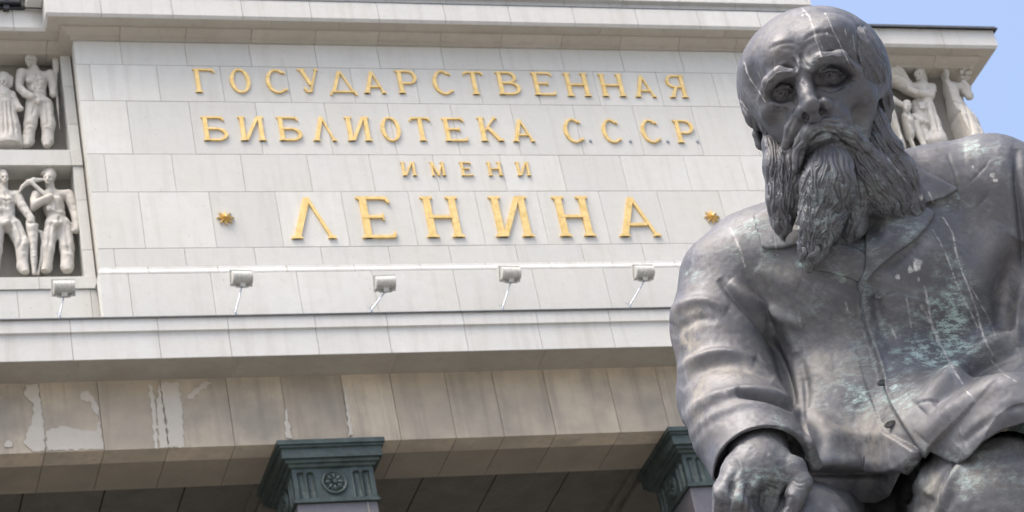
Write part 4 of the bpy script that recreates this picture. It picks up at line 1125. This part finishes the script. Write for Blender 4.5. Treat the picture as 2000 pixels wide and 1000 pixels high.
DOWN = CR.T @ V(0, 0, -1); DOWN = V(DOWN[0], -DOWN[1], DOWN[2])/US      # one metre straight down, in modelling units
trs = Sdf()
trs.cap(Q(1850, 975, 60), Q(1955, 1000, 330), 122, 145, 30)
trs.ell(Q(1960, 997, 340), (155, 155, 112), None, 50)
trs.ell(Q(2030, 965, 320), (130, 140, 110), None, 60)
trs.cap(Q(1600, 985, 60), Q(1560, 1060, 330), 105, 110, 40)
trs.ell(Q(1690, 1030, 90), (150, 90, 80), None, 40)
trs.cap(Q(1800, 925, 215), Q(1812, 1000, 285), 20, 34, 20)
def trs_detail(v, P2, n, L):
    l = np.zeros(len(v))
    for p, wd, h in [([(1790, 925), (1775, 950), (1772, 985)], 8, -10), ([(1860, 905), (1835, 950), (1815, 1000)], 7, -8), ([(1880, 900), (1850, 950), (1840, 1000)], 10, 8),
                     ([(1810, 900), (1800, 935), (1778, 960)], 10, 8), ([(1900, 900), (1950, 870), (2000, 855)], 20, 8), ([(1860, 960), (1850, 1000)], 6, -4), ([(1810, 965), (1795, 1000)], 12, -12)]:
        fold(P2, l, p, wd, h, .3, .3)
    L += l + value_noise(v, 40, 31)*2.5 + value_noise(v, 14, 32)*.9 + value_noise(v, 6, 33)*.3

# ---- beard, moustache and hair masses, carved above
brd = Sdf()
brd.chain(QC([(1622, 296, 172, 36), (1616, 360, 190, 46), (1602, 430, 184, 38), (1588, 488, 170, 24), (1580, 526, 158, 8)]), 18)
brd.chain(QC([(1498, 258, 78, 9), (1508, 284, 98, 17), (1521, 325, 126, 28), (1528, 390, 138, 28), (1528, 436, 134, 18), (1530, 464, 130, 5)]), 18)
brd.chain(QC([(1538, 280, 150, 8), (1550, 304, 150, 20), (1550, 350, 146, 24), (1552, 400, 140, 14)]), 18)
brd.chain(QC([(1700, 205, 72, 12), (1704, 235, 74, 22), (1718, 290, 88, 36), (1748, 345, 94, 36), (1776, 398, 92, 27), (1794, 434, 92, 7)]), 18)
brd.chain(QC([(1660, 290, 146, 34), (1694, 345, 130, 42), (1732, 396, 114, 32), (1756, 432, 106, 10)]), 18)
brd.chain(QC([(1660, 380, 130, 30), (1668, 440, 120, 22), (1655, 480, 124, 8)]), 24)
mst = Sdf()
mst.chain(QC([(1606, 244, 206, 14), (1582, 254, 204, 14), (1566, 278, 190, 13), (1556, 316, 178, 11), (1550, 350, 172, 5)]), 12)
mst.chain(QC([(1606, 244, 206, 14), (1634, 248, 202, 14), (1660, 266, 186, 14), (1686, 288, 168, 11), (1712, 304, 152, 4)]), 12)
har = Sdf()
har.ell(Q(1589, 156, 30), (152.5, 140, 174), HB, 1)
har.chain(QC([(1710, 124, 60, 7), (1726, 154, 52, 11), (1738, 176, 50, 7)]), 20)
har.chain(QC([(1700, 190, 90, 10), (1700, 220, 84, 12), (1704, 250, 80, 10)]), 10)
har.chain(QC([(1458, 190, 60, 10), (1468, 226, 60, 13), (1478, 254, 62, 8)]), 20)
har.chain(QC([(1484, 226, 90, 8), (1494, 254, 92, 9), (1502, 278, 96, 8)]), 10)
HAIR_R = [(1664, 56), (1690, 44), (1716, 70), (1742, 120), (1750, 178), (1740, 182), (1724, 166), (1706, 174), (1704, 250), (1696, 268), (1686, 240), (1690, 190), (1680, 130), (1672, 96)]
HAIR_L = [(1424, 140), (1450, 150), (1462, 185), (1478, 210), (1496, 230), (1508, 284), (1494, 284), (1484, 262), (1470, 268), (1452, 250), (1436, 210)]
def har_fn(P, reach=1e9):
    d = har(P, reach); P2 = unQ(np.asarray(P, float))
    e = np.minimum(poly_sdf(P2, HAIR_R), poly_sdf(P2, HAIR_L)).astype(np.float32)
    d = d + np.clip(e+34, 0, 34)*.22
    return np.maximum(d, np.maximum(e*.8, (P[:, 2]*-1 - 30).astype(np.float32)*.5))

def plate(name, poly, t0, t1, h=1.9, rnd=5, under=0):
    """a piece of cloth lying on the coat: follows its surface between two heights, cut to an outline"""
    poly = smooth(list(poly) + [poly[0]], 3)[:-1]; lo, hi = poly.min(0), poly.max(0)
    def fn(P, reach=1e9):
        d = coat(P, 1e9); e = poly_sdf(unQ(np.asarray(P, float)), poly)
        lift = t1 + under*np.clip(-e/40, 0, 1)
        a = (np.abs(d - (t0+lift)/2) - (lift-t0)/2 + rnd).astype(np.float32); b = (e + rnd).astype(np.float32)
        return (np.minimum(np.maximum(a, b), 0) + np.hypot(np.maximum(a, 0), np.maximum(b, 0)) - rnd).astype(np.float32)
    k = 1.1
    v, q = sdf_mesh(fn, (1000+(lo[0]-1000)*.9-10, 500+(lo[1]-500)*(.9 if lo[1] > 500 else 1.06)-10, -55), (1000+(hi[0]-1000)*1.04+10, 500+(hi[1]-500)*(1.04 if hi[1] > 500 else .9)+10, 300), h)
    v = v + vnormals(v, q)*(value_noise(v, 20, 61)*1.2)[:, None]
    return np_mesh(name, to_world(v), q[:, ::-1], M['bronze'], st, paint(v))

def build_statue():
    v, q = sdf_mesh(hd, (1410, -20, -190), (1770, 480, 270), 1.6)
    def det(v, P2, n, L): head_detail(v, P2, n, L)
    n = vnormals(v, q); P2 = unQ(v); L = np.zeros(len(v)); head_detail(v, P2, n, L); v = v + n*L[:, None]
    v2, q2 = sdf_mesh(hand, (1360, 780, 230), (1600, 1120, 470), 2.0)
    n = vnormals(v2, q2); P2 = unQ(v2); L = np.zeros(len(v2)); hand_detail(v2, P2, n, L); v2 = v2 + n*L[:, None]
    np_mesh('head', to_world(v), q[:, ::-1], M['bronze'], st, paint(v))
    np_mesh('hand', to_world(v2), q2[:, ::-1], M['bronze'], st, paint(v2))
    v3 = v2.copy(); v3[:, 0] = 2*1484 - v3[:, 0] + 520; v3 = v3 + V(0, -10, -60)
    np_mesh('hand', to_world(v3), q2, M['bronze'], st, paint(v3))
    sculpt('coat', coat_fn, (1270, 230, -330), (2250, 1090, 460), 2.7, coat_detail, st, M['bronze'])
    plate('collar', [(1470, 420), (1515, 400), (1560, 440), (1580, 468), (1548, 480), (1520, 485), (1490, 484), (1484, 472)], -4, 12)
    plate('collar', [(1720, 285), (1772, 298), (1802, 330), (1864, 364), (1866, 374), (1850, 384), (1812, 396), (1770, 405), (1720, 420)], -4, 15)
    plate('lapel', [(1700, 400), (1780, 398), (1824, 412), (1820, 432), (1790, 466), (1748, 498), (1712, 528), (1692, 552), (1683, 580), (1674, 556), (1688, 520), (1690, 460)], -4, 13)
    plate('lapel', [(1560, 510), (1600, 480), (1660, 478), (1700, 505), (1688, 540), (1679, 553), (1655, 543), (1620, 534), (1590, 527)], -4, 9)
    sculpt('trousers', trs, (1430, 830, -100), (2140, 1180, 560), 4, trs_detail, st, M['bronze'])
    low = Sdf()                                 # lower legs, shoes and the seat, below the picture
    for k in (Q(1955, 1050, 300), Q(1560, 1060, 330)):
        k = V(*k); a = k + DOWN*1.15; low.cap(k, a, 100, 62, 20); low.cap(a + DOWN*.05 - V(0, 0, 30), a + DOWN*.07 + V(0, 0, 130), 62, 50, 20)
    lv, lq = sdf_mesh(low, (1300, 900, 0), (2200, 2000, 1300), 14); np_mesh('trouser_legs', to_world(lv), lq[:, ::-1], M['bronze'], st, paint(lv))
    hip = to_world(np.array([Q(1720, 1010, 60)]))[0] + ROOT_ST; toe = to_world(np.array([V(*Q(1750, 1030, 360)) + DOWN*1.32]))[0] + ROOT_ST
    bm = bmesh.new(); bm_box(bm, hip[0]-.85, hip[0]+.85, hip[1]-.3, hip[1]+.75, toe[2], hip[2]-.12, .04); link('seat_block', bm, 'bronze', st)
    bm = bmesh.new(); x0, x1, y0, y1 = hip[0]-1.2, hip[0]+1.2, toe[1]-.5, hip[1]+1.1
    bm_box(bm, x0, x1, y0, y1, .25, toe[2]-.08, .03); bm_box(bm, x0-.25, x1+.25, y0-.25, y1+.25, 0, .25, .02); bm_box(bm, x0-.1, x1+.1, y0-.1, y1+.1, toe[2]-.08, toe[2]-.003, .01)
    tag(link('pedestal', bm, 'granite'), 'grey granite pedestal carrying the bronze statue', 'pedestal')
    # buttons
    for x, y, dz in ((1719, 578, -1), (1724, 746, 13), (1738, 828, 7)):
        w0 = float(front_w(coat, np.array([x*1.]), np.array([y*1.]))[0])
        b = Sdf(); w0 += dz; c = Q(x, y, w0 + 3)
        b.ell(c, (12, 8, 4), basis(R(12), R(-20), R(-15)), 1); b.ell(Q(x, y, w0 + 9), (6, 4, 4), None, 3, True)
        bv, bq = sdf_mesh(b, V(*c)-20, V(*c)+20, 1.5)
        np_mesh('button', to_world(bv), bq[:, ::-1], M['bronze'], st, paint(bv))
    # beard
    hb = hd
    Hm = carve([
        ([(1690, 216), (1700, 260), (1730, 305), (1760, 350), (1780, 400), (1790, 440)], [(1724, 206), (1740, 250), (1772, 295), (1800, 350), (1812, 400), (1812, 440)], 8, 17, 5, 4.76, 3.17, 0.534, 77.3),
        ([(1660, 268), (1700, 310), (1734, 352), (1756, 398), (1764, 440)], [(1706, 240), (1738, 290), (1768, 340), (1794, 392), (1802, 438)], 8, 16, 5, 5.44, 3.37, 0.594, 67),
        ([(1632, 290), (1660, 340), (1686, 380), (1716, 412), (1742, 440)], [(1672, 270), (1708, 322), (1738, 362), (1758, 402), (1768, 438)], 8, 15, 4, 4.76, 3.17, 0.534, 64.4),
        ([(1650, 350), (1660, 400), (1652, 450), (1640, 486)], [(1686, 350), (1696, 400), (1690, 440), (1672, 480)], 4, 9, 2, 3.4, 2.57, 0.475, 56.7),
        ([(1490, 262), (1496, 300), (1496, 350), (1498, 400), (1508, 440), (1524, 470)], [(1530, 280), (1540, 320), (1540, 370), (1544, 410), (1546, 440), (1538, 470)], 6, 15, 5, 5.44, 3.17, 0.594, 69.6),
        ([(1530, 300), (1532, 340), (1530, 390), (1534, 420)], [(1570, 310), (1570, 350), (1564, 390), (1556, 420)], 4, 10, 3, 4.08, 2.97, 0.534, 61.8),
        ([(1580, 284), (1566, 330), (1554, 390), (1552, 440), (1556, 490), (1570, 532)], [(1630, 278), (1630, 330), (1622, 390), (1606, 440), (1596, 490), (1586, 532)], 6, 17, 6, 5.44, 3.37, 0.653, 64.4),
        ([(1612, 280), (1618, 340), (1618, 390), (1600, 440), (1590, 490), (1580, 530)], [(1660, 292), (1672, 340), (1674, 390), (1652, 430), (1636, 465), (1612, 505)], 6, 16, 7, 6.12, 3.37, 0.712, 59.2)], 5)
    hair_part('beard', brd, (1460, 190, 10), (1850, 560, 270), 1.5, Hm, st)
    # loose curls at the tips of the beard
    P, Rr = locks([
        ([(1560, 470), (1556, 490), (1568, 530)], [(1600, 470), (1600, 495), (1584, 530)], 5, 5.5, 5, 34, 4),
        ([(1748, 395), (1754, 420), (1756, 442)], [(1790, 395), (1798, 420), (1802, 442)], 6, 5.5, 5, 30, 5),
        ([(1612, 450), (1618, 470), (1628, 490)], [(1640, 440), (1650, 455), (1652, 478)], 3, 5.5, 5, 30, 3),
        ([(1512, 430), (1518, 448), (1526, 472)], [(1538, 430), (1542, 450), (1536, 468)], 3, 5, 4, 30, 4)], brd, 31)
    lv, lf = lock_mesh(P, Rr, 14, .75, 4, 6); np_mesh('beard_curls', to_world(lv), lf, M['bronze'], st, paint(lv))
    Hm = carve([
        ([(1596, 232), (1572, 246), (1554, 274), (1545, 312), (1542, 352)], [(1612, 252), (1590, 266), (1576, 290), (1566, 320), (1556, 352)], 2, 7, 4, 4, 3, .35, 60),
        ([(1600, 232), (1640, 232), (1672, 254), (1698, 280), (1720, 304)], [(1604, 256), (1632, 262), (1652, 278), (1678, 296), (1706, 310)], 2, 7, 4, 4, 3, .35, 60)], 7)
    hair_part('moustache', mst, (1530, 215, 130), (1740, 370, 240), 1.6, Hm, st)
    Hm = carve([
        ([(1660, 60), (1680, 100), (1700, 140), (1716, 186)], [(1690, 40), (1724, 86), (1746, 140), (1748, 196)], 4, 15, 0, 5, 3.0, .3, 90),
        ([(1670, 90), (1682, 130), (1688, 180), (1684, 240), (1694, 268)], [(1694, 120), (1706, 150), (1712, 190), (1712, 230), (1716, 268)], 3, 10, 2, 4, 2.8, .35, 70),
        ([(1424, 150), (1436, 205), (1452, 245), (1470, 268)], [(1452, 150), (1466, 195), (1482, 235), (1488, 268)], 3, 12, 0, 4, 2.8, .3, 70),
        ([(1474, 200), (1482, 240), (1492, 284)], [(1494, 210), (1504, 250), (1510, 284)], 2, 7, 2, 3, 2.4, .3, 50)], 9)
    hair_part('hair', har_fn, (1415, 25, -60), (1770, 290, 200), 1.9, Hm, st)
    for A, B in (([(1548, 148), (1526, 149), (1508, 163), (1494, 189)], [(1552, 140), (1526, 139), (1502, 155), (1488, 185)]),
                 ([(1586, 133), (1606, 120), (1640, 119), (1674, 143)], [(1582, 124), (1604, 110), (1644, 109), (1678, 136)])):
        P, Rr = locks([(A, B, 7, 2.2, 1.0, 22, -.5)], hd, 20)
        lv, lf = lock_mesh(P, Rr, 10, .8, 3, 14)
        np_mesh('eyebrow', to_world(lv), lf, M['bronze'], st, paint(lv))
# ------------------------------------------------------------------ carved figures in the niches
RY = DS + .30
PXM = .0100                                    # metres per photo pixel up there
def RP(px, py, dep):
    p = at(px, py, RY-dep); return (p.x, -p.z, dep)
def rchain(s, pts, dep, k=.03):
    s.chain([RP(x, y, d)+(r*PXM*1.14,) for x, y, d, r in [(q[0], q[1], dep+(q[3] if len(q) > 3 else 0), q[2]) for q in pts]], k)
def rell(s, x, y, d, rx, ry, rz, k=.03, sub=False): s.ell(RP(x, y, d), (rx*PXM, ry*PXM*1.15, rz*PXM), None, k, sub)
def head(s, x, y, d, r, face=0):
    rell(s, x, y, d, r*.78, r, r*.9, .01)
    rell(s, x-face*r*.25, y-r*.25, d-r*PXM*.15, r*.88, r*.88, r*.95, .004)                    # hair
    rell(s, x+face*r*.35, y+r*.2, d+r*PXM*.55, r*.60, r*.72, r*.5, .01)
    fx = x+face*r*.45; fd = d+r*PXM*1.0
    rell(s, fx-r*.27, y+r*.02, fd, r*.24, r*.17, r*.34, .008, True); rell(s, fx+r*.27, y+r*.02, fd, r*.24, r*.17, r*.34, .008, True)
    s.cap(RP(fx, y-r*.02, fd-.01), RP(fx+face*r*.1, y+r*.36, fd+.02), r*PXM*.11, r*PXM*.17, .012)
    rell(s, fx, y+r*.58, fd, r*.26, r*.06, r*.25, .008, True); rell(s, fx, y+r*.82, fd-.03, r*.26, r*.18, r*.26, .02)
def figure(name, s, label, x0, x1, y0, y1, folds=(), h=.0165, mat_='relief_stone'):
    a, b = RP(x0, y0, 0), RP(x1, y1, 0)
    v, q = sdf_mesh(s, (min(a[0], b[0]), a[1], -.25), (max(a[0], b[0]), b[1], .55), h, 1.3)
    n = vnormals(v, q); Lf = np.zeros(len(v))
    for pts, wd, hh in folds:
        pp = np.array([RP(x, y, 0)[:2] for x, y in pts])
        m = near(v[:, :2], pp, wd*PXM*3)
        if len(m):
            d, t, _ = poly_dist(v[m][:, :2], smooth(pp)); Lf[m] += 1.7*hh*PXM*np.exp(-(d/(wd*PXM))**2)*np.sqrt(np.clip(np.minimum(t, 1-t)*5, 0, 1))
    Lf += value_noise(v, .06, 5)*.008 + value_noise(v, .16, 6)*.01
    v = v + n*(Lf*np.clip(n[:, 2]*2+.6, 0, 1))[:, None]
    w = np.stack([v[:, 0], RY-v[:, 2], -v[:, 1]], 1); base = np.array([w[:, 0].mean(), RY, w[:, 2].min()])
    o = np_mesh(name, w-base, q[:, ::-1], M[mat_]); o.location = base.tolist()
    if label: tag(o, label, 'relief figure', 'carved figures in the niches')
    return o
def man(hx, hy, shl, shr, hip, legl, legr, arml, armr, dep=.12, r=13, face=0, extra=None):
    s = Sdf(); head(s, hx, hy, dep+.07, r, face)
    cx, cy = (shl[0]+shr[0])/2, (shl[1]+shr[1])/2
    rchain(s, [(hx, hy+r*.6, r*.5), (cx, cy, r*.6)], dep+.03)
    rchain(s, [(shl[0]+7, shl[1]+4, 9), (shr[0]-7, shr[1]+4, 9)], dep, .05)
    rchain(s, [((cx*2+hip[0])/3, (cy*2+hip[1])/3+4, 17), (hip[0], hip[1]-8, 13), (hip[0], hip[1], 15)], dep, .06)
    rell(s, cx-9, cy+12, dep+.14, 10, 8, 7, .02); rell(s, cx+9, cy+12, dep+.14, 10, 8, 7, .02); rell(s, cx-5, cy+29, dep+.15, 5, 5, 4, .015); rell(s, cx+5, cy+29, dep+.15, 5, 5, 4, .015)
    rchain(s, [(hip[0]-15, hip[1]-2, 4), (hip[0], hip[1], 5, .1), (hip[0]+15, hip[1]-2, 4)], dep+.06, .01)
    for lg in (legl, legr): rchain(s, [p if len(p) == 3 else p for p in lg], dep, .05)
    for ar in (arml, armr): rchain(s, ar, dep+.03, .03)
    if extra: extra(s, dep)
    return s
def build_reliefs():
    s = man(60, 114, (42, 142), (97, 146), (73, 198), [(64, 205, 12), (59, 243, 10, .02), (55, 276, 8.5), (52, 284, 6, .05)], [(88, 205, 12), (94, 243, 11), (93, 276, 8.5), (92, 284, 6, .05)],
            [(42, 143, 8), (36, 170, 7, .03), (50, 184, 6, .12), (62, 189, 6, .14)], [(98, 146, 8), (104, 168, 7), (104, 184, 6, .06)], r=14, face=-.5)
    figure('relief_figure', s, 'carved bare chested man standing with a shovel in the upper left niche', 20, 122, 92, 292,
           [([(68, 150), (70, 175), (73, 192)], 2, -1.5), ([(52, 172), (70, 178), (88, 174)], 2, -1.2), ([(58, 194), (74, 198), (92, 194)], 2, 1.5), ([(70, 210), (60, 240)], 3, -1.5), ([(88, 215), (92, 260)], 3, -1.5), ([(52, 262), (66, 266)], 2, 1.5), ([(84, 262), (102, 266)], 2, 1.5)])
    s = Sdf(); rchain(s, [(108, 112, 6), (109, 138, 6)], .16); rchain(s, [(107, 136, 4), (113, 287, 4)], .16); rell(s, 108, 112, .16, 8, 4, 4)
    figure('carved_shovel', s, None, 96, 124, 98, 292); 
    tag(bpy.data.objects['carved_shovel'], 'tall carved stone shovel held beside the bare chested man', 'shovel')
    s = Sdf(); head(s, 6, 158, .16, 14, -.3); rell(s, 8, 158, .13, 15, 18, 10); rchain(s, [(8, 172, 7), (8, 186, 14)], .12); rchain(s, [(4, 188, 14), (10, 208, 13)], .14, .04)
    rchain(s, [(22, 186, 7), (29, 198, 6, .05), (38, 212, 5, .1), (42, 212, 4, .12)], .15); rchain(s, [(10, 208, 15), (14, 250, 20), (16, 284, 23)], .10, .05); rchain(s, [(-8, 210, 14), (-10, 284, 20)], .08, .05)
    figure('relief_figure', s, 'carved woman in a head scarf and long pleated dress in the upper left niche', -45, 50, 135, 292,
           [([(2, 215), (4, 284)], 2, -3), ([(10, 215), (14, 284)], 2, -3), ([(18, 215), (26, 284)], 2, -3), ([(-6, 215), (-6, 284)], 2, -3), ([(0, 200), (14, 208), (28, 208)], 2, 2), ([(24, 150), (20, 175), (26, 190)], 3, 2)])
    def cap(s, d): rell(s, 96, 336, d+.05, 13, 7, 11, .01); rell(s, 86, 340, d+.09, 7, 2.5, 8, .01)
    s = man(96, 346, (70, 380), (132, 378), (110, 436), [(102, 440, 12), (93, 485, 10), (91, 522, 8.5), (87, 532, 6, .06)], [(124, 440, 12), (131, 485, 11), (131, 522, 9), (132, 532, 6, .05)],
            [(70, 382, 8), (63, 404, 7, .06), (92, 388, 6, .16), (98, 384, 6, .17)], [(133, 380, 8), (145, 412, 7), (150, 440, 6, .05), (149, 450, 6, .05)], r=13, face=-.5, extra=cap)
    figure('relief_figure', s, 'carved miner in a cap shouldering a pickaxe in the lower left niche', 48, 162, 322, 540,
           [([(100, 390), (106, 420), (111, 432)], 2, -1.5), ([(112, 440), (112, 452)], 2, -2), ([(96, 450), (92, 500)], 3, -1.5), ([(124, 455), (132, 510)], 3, -1.5), ([(92, 426), (110, 432), (126, 426)], 2, 1.2)])
    s = Sdf(); rchain(s, [(106, 398, 3.4), (62, 356, 3.4)], .26); rchain(s, [(36, 378, 1.6), (44, 364, 3), (56, 356, 4), (66, 352, 4), (86, 351, 2)], .24)
    tag(figure('carved_pickaxe', s, None, 28, 116, 340, 408), 'carved stone pickaxe over the shoulder of the miner in a cap', 'pickaxe')
    s = man(6, 345, (-22, 380), (34, 380), (12, 436), [(-6, 442, 13), (-12, 490, 12), (-14, 532, 10)], [(26, 442, 13), (44, 478, 11, .04), (45, 522, 8.5), (50, 532, 6, .06)],
            [(-24, 382, 8), (-36, 410, 7), (-30, 440, 6)], [(33, 382, 8), (44, 404, 7, .04), (60, 426, 6, .1), (61, 434, 6, .1)], r=12, face=.6)
    figure('relief_figure', s, 'carved bare chested worker leaning on a drill in the lower left niche', -60, 74, 325, 540,
           [([(8, 388), (10, 430)], 2, -1.5), ([(-2, 408), (10, 412), (24, 408)], 2, -1.2), ([(28, 450), (40, 478), (34, 500)], 3, -2), ([(20, 440), (12, 500)], 3, -2)])
    s = Sdf(); rchain(s, [(58, 434, 6), (62, 446, 9), (64, 462, 7), (66, 505, 5), (67, 537, 3)], .2); rchain(s, [(52, 436, 3), (72, 440, 3)], .2)
    for y in range(468, 512, 7): rell(s, 64.5+(y-468)*.04, y, .2, 7, 2, 7, .008)
    rchain(s, [(70, 450, 2.5), (80, 454, 2.5), (84, 475, 2.5), (80, 510, 2.5), (74, 535, 2.5)], .16)
    tag(figure('carved_drill', s, None, 46, 96, 426, 542), 'carved stone drill with a hose between the two lower workers', 'drill')
    # right wing
    s = Sdf(); head(s, 1794, 143, .2, 13.5, -.3); rell(s, 1797, 144, .14, 13, 15, 8); rchain(s, [(1806, 148, 4), (1808, 160, 3)], .14); rchain(s, [(1796, 154, 6), (1800, 168, 9)], .16)
    rchain(s, [(1784, 170, 9), (1818, 172, 9)], .14, .05); rchain(s, [(1800, 176, 15), (1806, 200, 12)], .13, .05); rchain(s, [(1822, 172, 8), (1818, 187, 7, .08), (1790, 181, 6, .18), (1768, 172, 5, .2), (1760, 168, 4, .2)], .14)
    rchain(s, [(1806, 200, 13), (1820, 240, 15), (1832, 276, 18)], .1, .05); rchain(s, [(1790, 205, 10), (1800, 250, 12), (1812, 276, 12)], .08, .05)
    s.box(RP(1809, 207, .22), (.17, .085, .03), None, .02, .03)
    rchain(s, [(1832, 276, 6), (1836, 294, 5)], .1)
    figure('relief_figure', s, 'carved woman in an apron holding a sheaf of grain on the right wing', 1735, 1862, 124, 302, [([(1812, 215), (1824, 276)], 2, -3), ([(1820, 215), (1838, 276)], 2, -2), ([(1800, 215), (1808, 270)], 2, -3)])
    s = Sdf(); rchain(s, [(1722, 146, 14), (1748, 150, 20), (1775, 172, 13), (1795, 190, 6)], .16, .05)
    tag(figure('carved_sheaf', s, None, 1700, 1806, 120, 206, [([(1725, 138+i*5), (1755, 146+i*5), (1790, 180+i*3)], 1.6, -2.5) for i in range(6)]), 'carved stone sheaf of grain in the arms of the woman in an apron', 'sheaf')
    s = Sdf(); head(s, 1771, 208, .24, 11); rchain(s, [(1770, 219, 6), (1772, 236, 12)], .17, .04); rchain(s, [(1758, 226, 7), (1756, 236, 7, .05), (1778, 236, 6, .1)], .18); rchain(s, [(1785, 228, 6), (1800, 236, 6, .04), (1810, 240, 5, .05)], .18)
    s.box(RP(1768, 232, .28), (.14, .07, .05), None, .03, .03); rchain(s, [(1772, 248, 12), (1773, 262, 12)], .15, .05); rchain(s, [(1775, 262, 6), (1780, 280, 5), (1786, 296, 5, .04)], .15); rchain(s, [(1788, 244, 8), (1796, 264, 7), (1803, 280, 5), (1808, 293, 5, .04)], .15)
    figure('relief_figure', s, 'small carved child carrying a bundle in front of the carved woman', 1742, 1826, 192, 304)
    s = Sdf(); head(s, 1844, 143, .2, 13, .2); rell(s, 1842, 141, .14, 13, 15, 8); rchain(s, [(1834, 148, 4), (1832, 160, 3)], .14); rchain(s, [(1846, 152, 6), (1850, 166, 8)], .16)
    rchain(s, [(1838, 168, 8), (1874, 170, 8)], .14, .05); rchain(s, [(1856, 178, 15), (1862, 200, 12)], .13, .05); rell(s, 1848, 182, .26, 8, 7, 5, .03); rell(s, 1866, 182, .26, 8, 7, 5, .03)
    rchain(s, [(1834, 170, 8), (1836, 200, 6.5, .04), (1846, 226, 5, .1), (1849, 234, 4, .1)], .14); rchain(s, [(1878, 172, 8), (1893, 188, 7, .05), (1890, 172, 6, .08), (1882, 161, 5, .1)], .14)
    rchain(s, [(1864, 203, 16), (1877, 240, 28), (1888, 285, 38)], .08, .06); rchain(s, [(1848, 204, 7), (1868, 214, 8), (1890, 216, 6)], .2, .03); rchain(s, [(1858, 240, 16), (1862, 285, 20)], .1, .05)
    figure('relief_figure', s, 'carved woman in a draped skirt raising a fruit basket at the building corner', 1822, 1935, 124, 304,
           [([(1860, 222), (1858, 290)], 2.5, -3), ([(1872, 222), (1880, 290)], 2.5, -3), ([(1884, 222), (1900, 290)], 2.5, -3), ([(1846, 208), (1866, 219), (1892, 220)], 1.6, -2), ([(1894, 226), (1918, 285)], 3, 2)])
    s = Sdf(); rchain(s, [(1870, 152, 3), (1894, 152, 3)], .25, .004); rchain(s, [(1873, 157, 4.5), (1891, 157, 4.5)], .21, .004)
    for i, (x, y) in enumerate([(1862, 138), (1870, 132), (1878, 136), (1886, 134), (1866, 146), (1874, 142), (1884, 143), (1890, 142), (1858, 146), (1864, 130)]): rell(s, x+4, y-1, .24+.03*(i % 3), 5.2, 4.6, 5, .0015)
    tag(figure('carved_fruit_basket', s, None, 1850, 1910, 118, 168, [([(1866+i*5, 146), (1867+i*5, 160)], 1, -1.5) for i in range(5)]), 'carved stone basket heaped with fruit held up at the building corner', 'basket')
    s = Sdf(); rchain(s, [(1726, 190, 12), (1735, 230, 14), (1752, 288, 16)], .12, .05); rchain(s, [(1728, 184, 7), (1748, 198, 6, .05), (1764, 206, 5, .08)], .16); head(s, 1722, 160, .18, 11)
    figure('relief_figure', s, 'carved standing woman partly hidden behind the bronze head', 1700, 1776, 144, 302, [([(1734, 220), (1748, 288)], 2, -3), ([(1742, 220), (1760, 288)], 2, -2)])
build_reliefs()
# ------------------------------------------------------------------ statue, its seat and pedestal
build_statue()
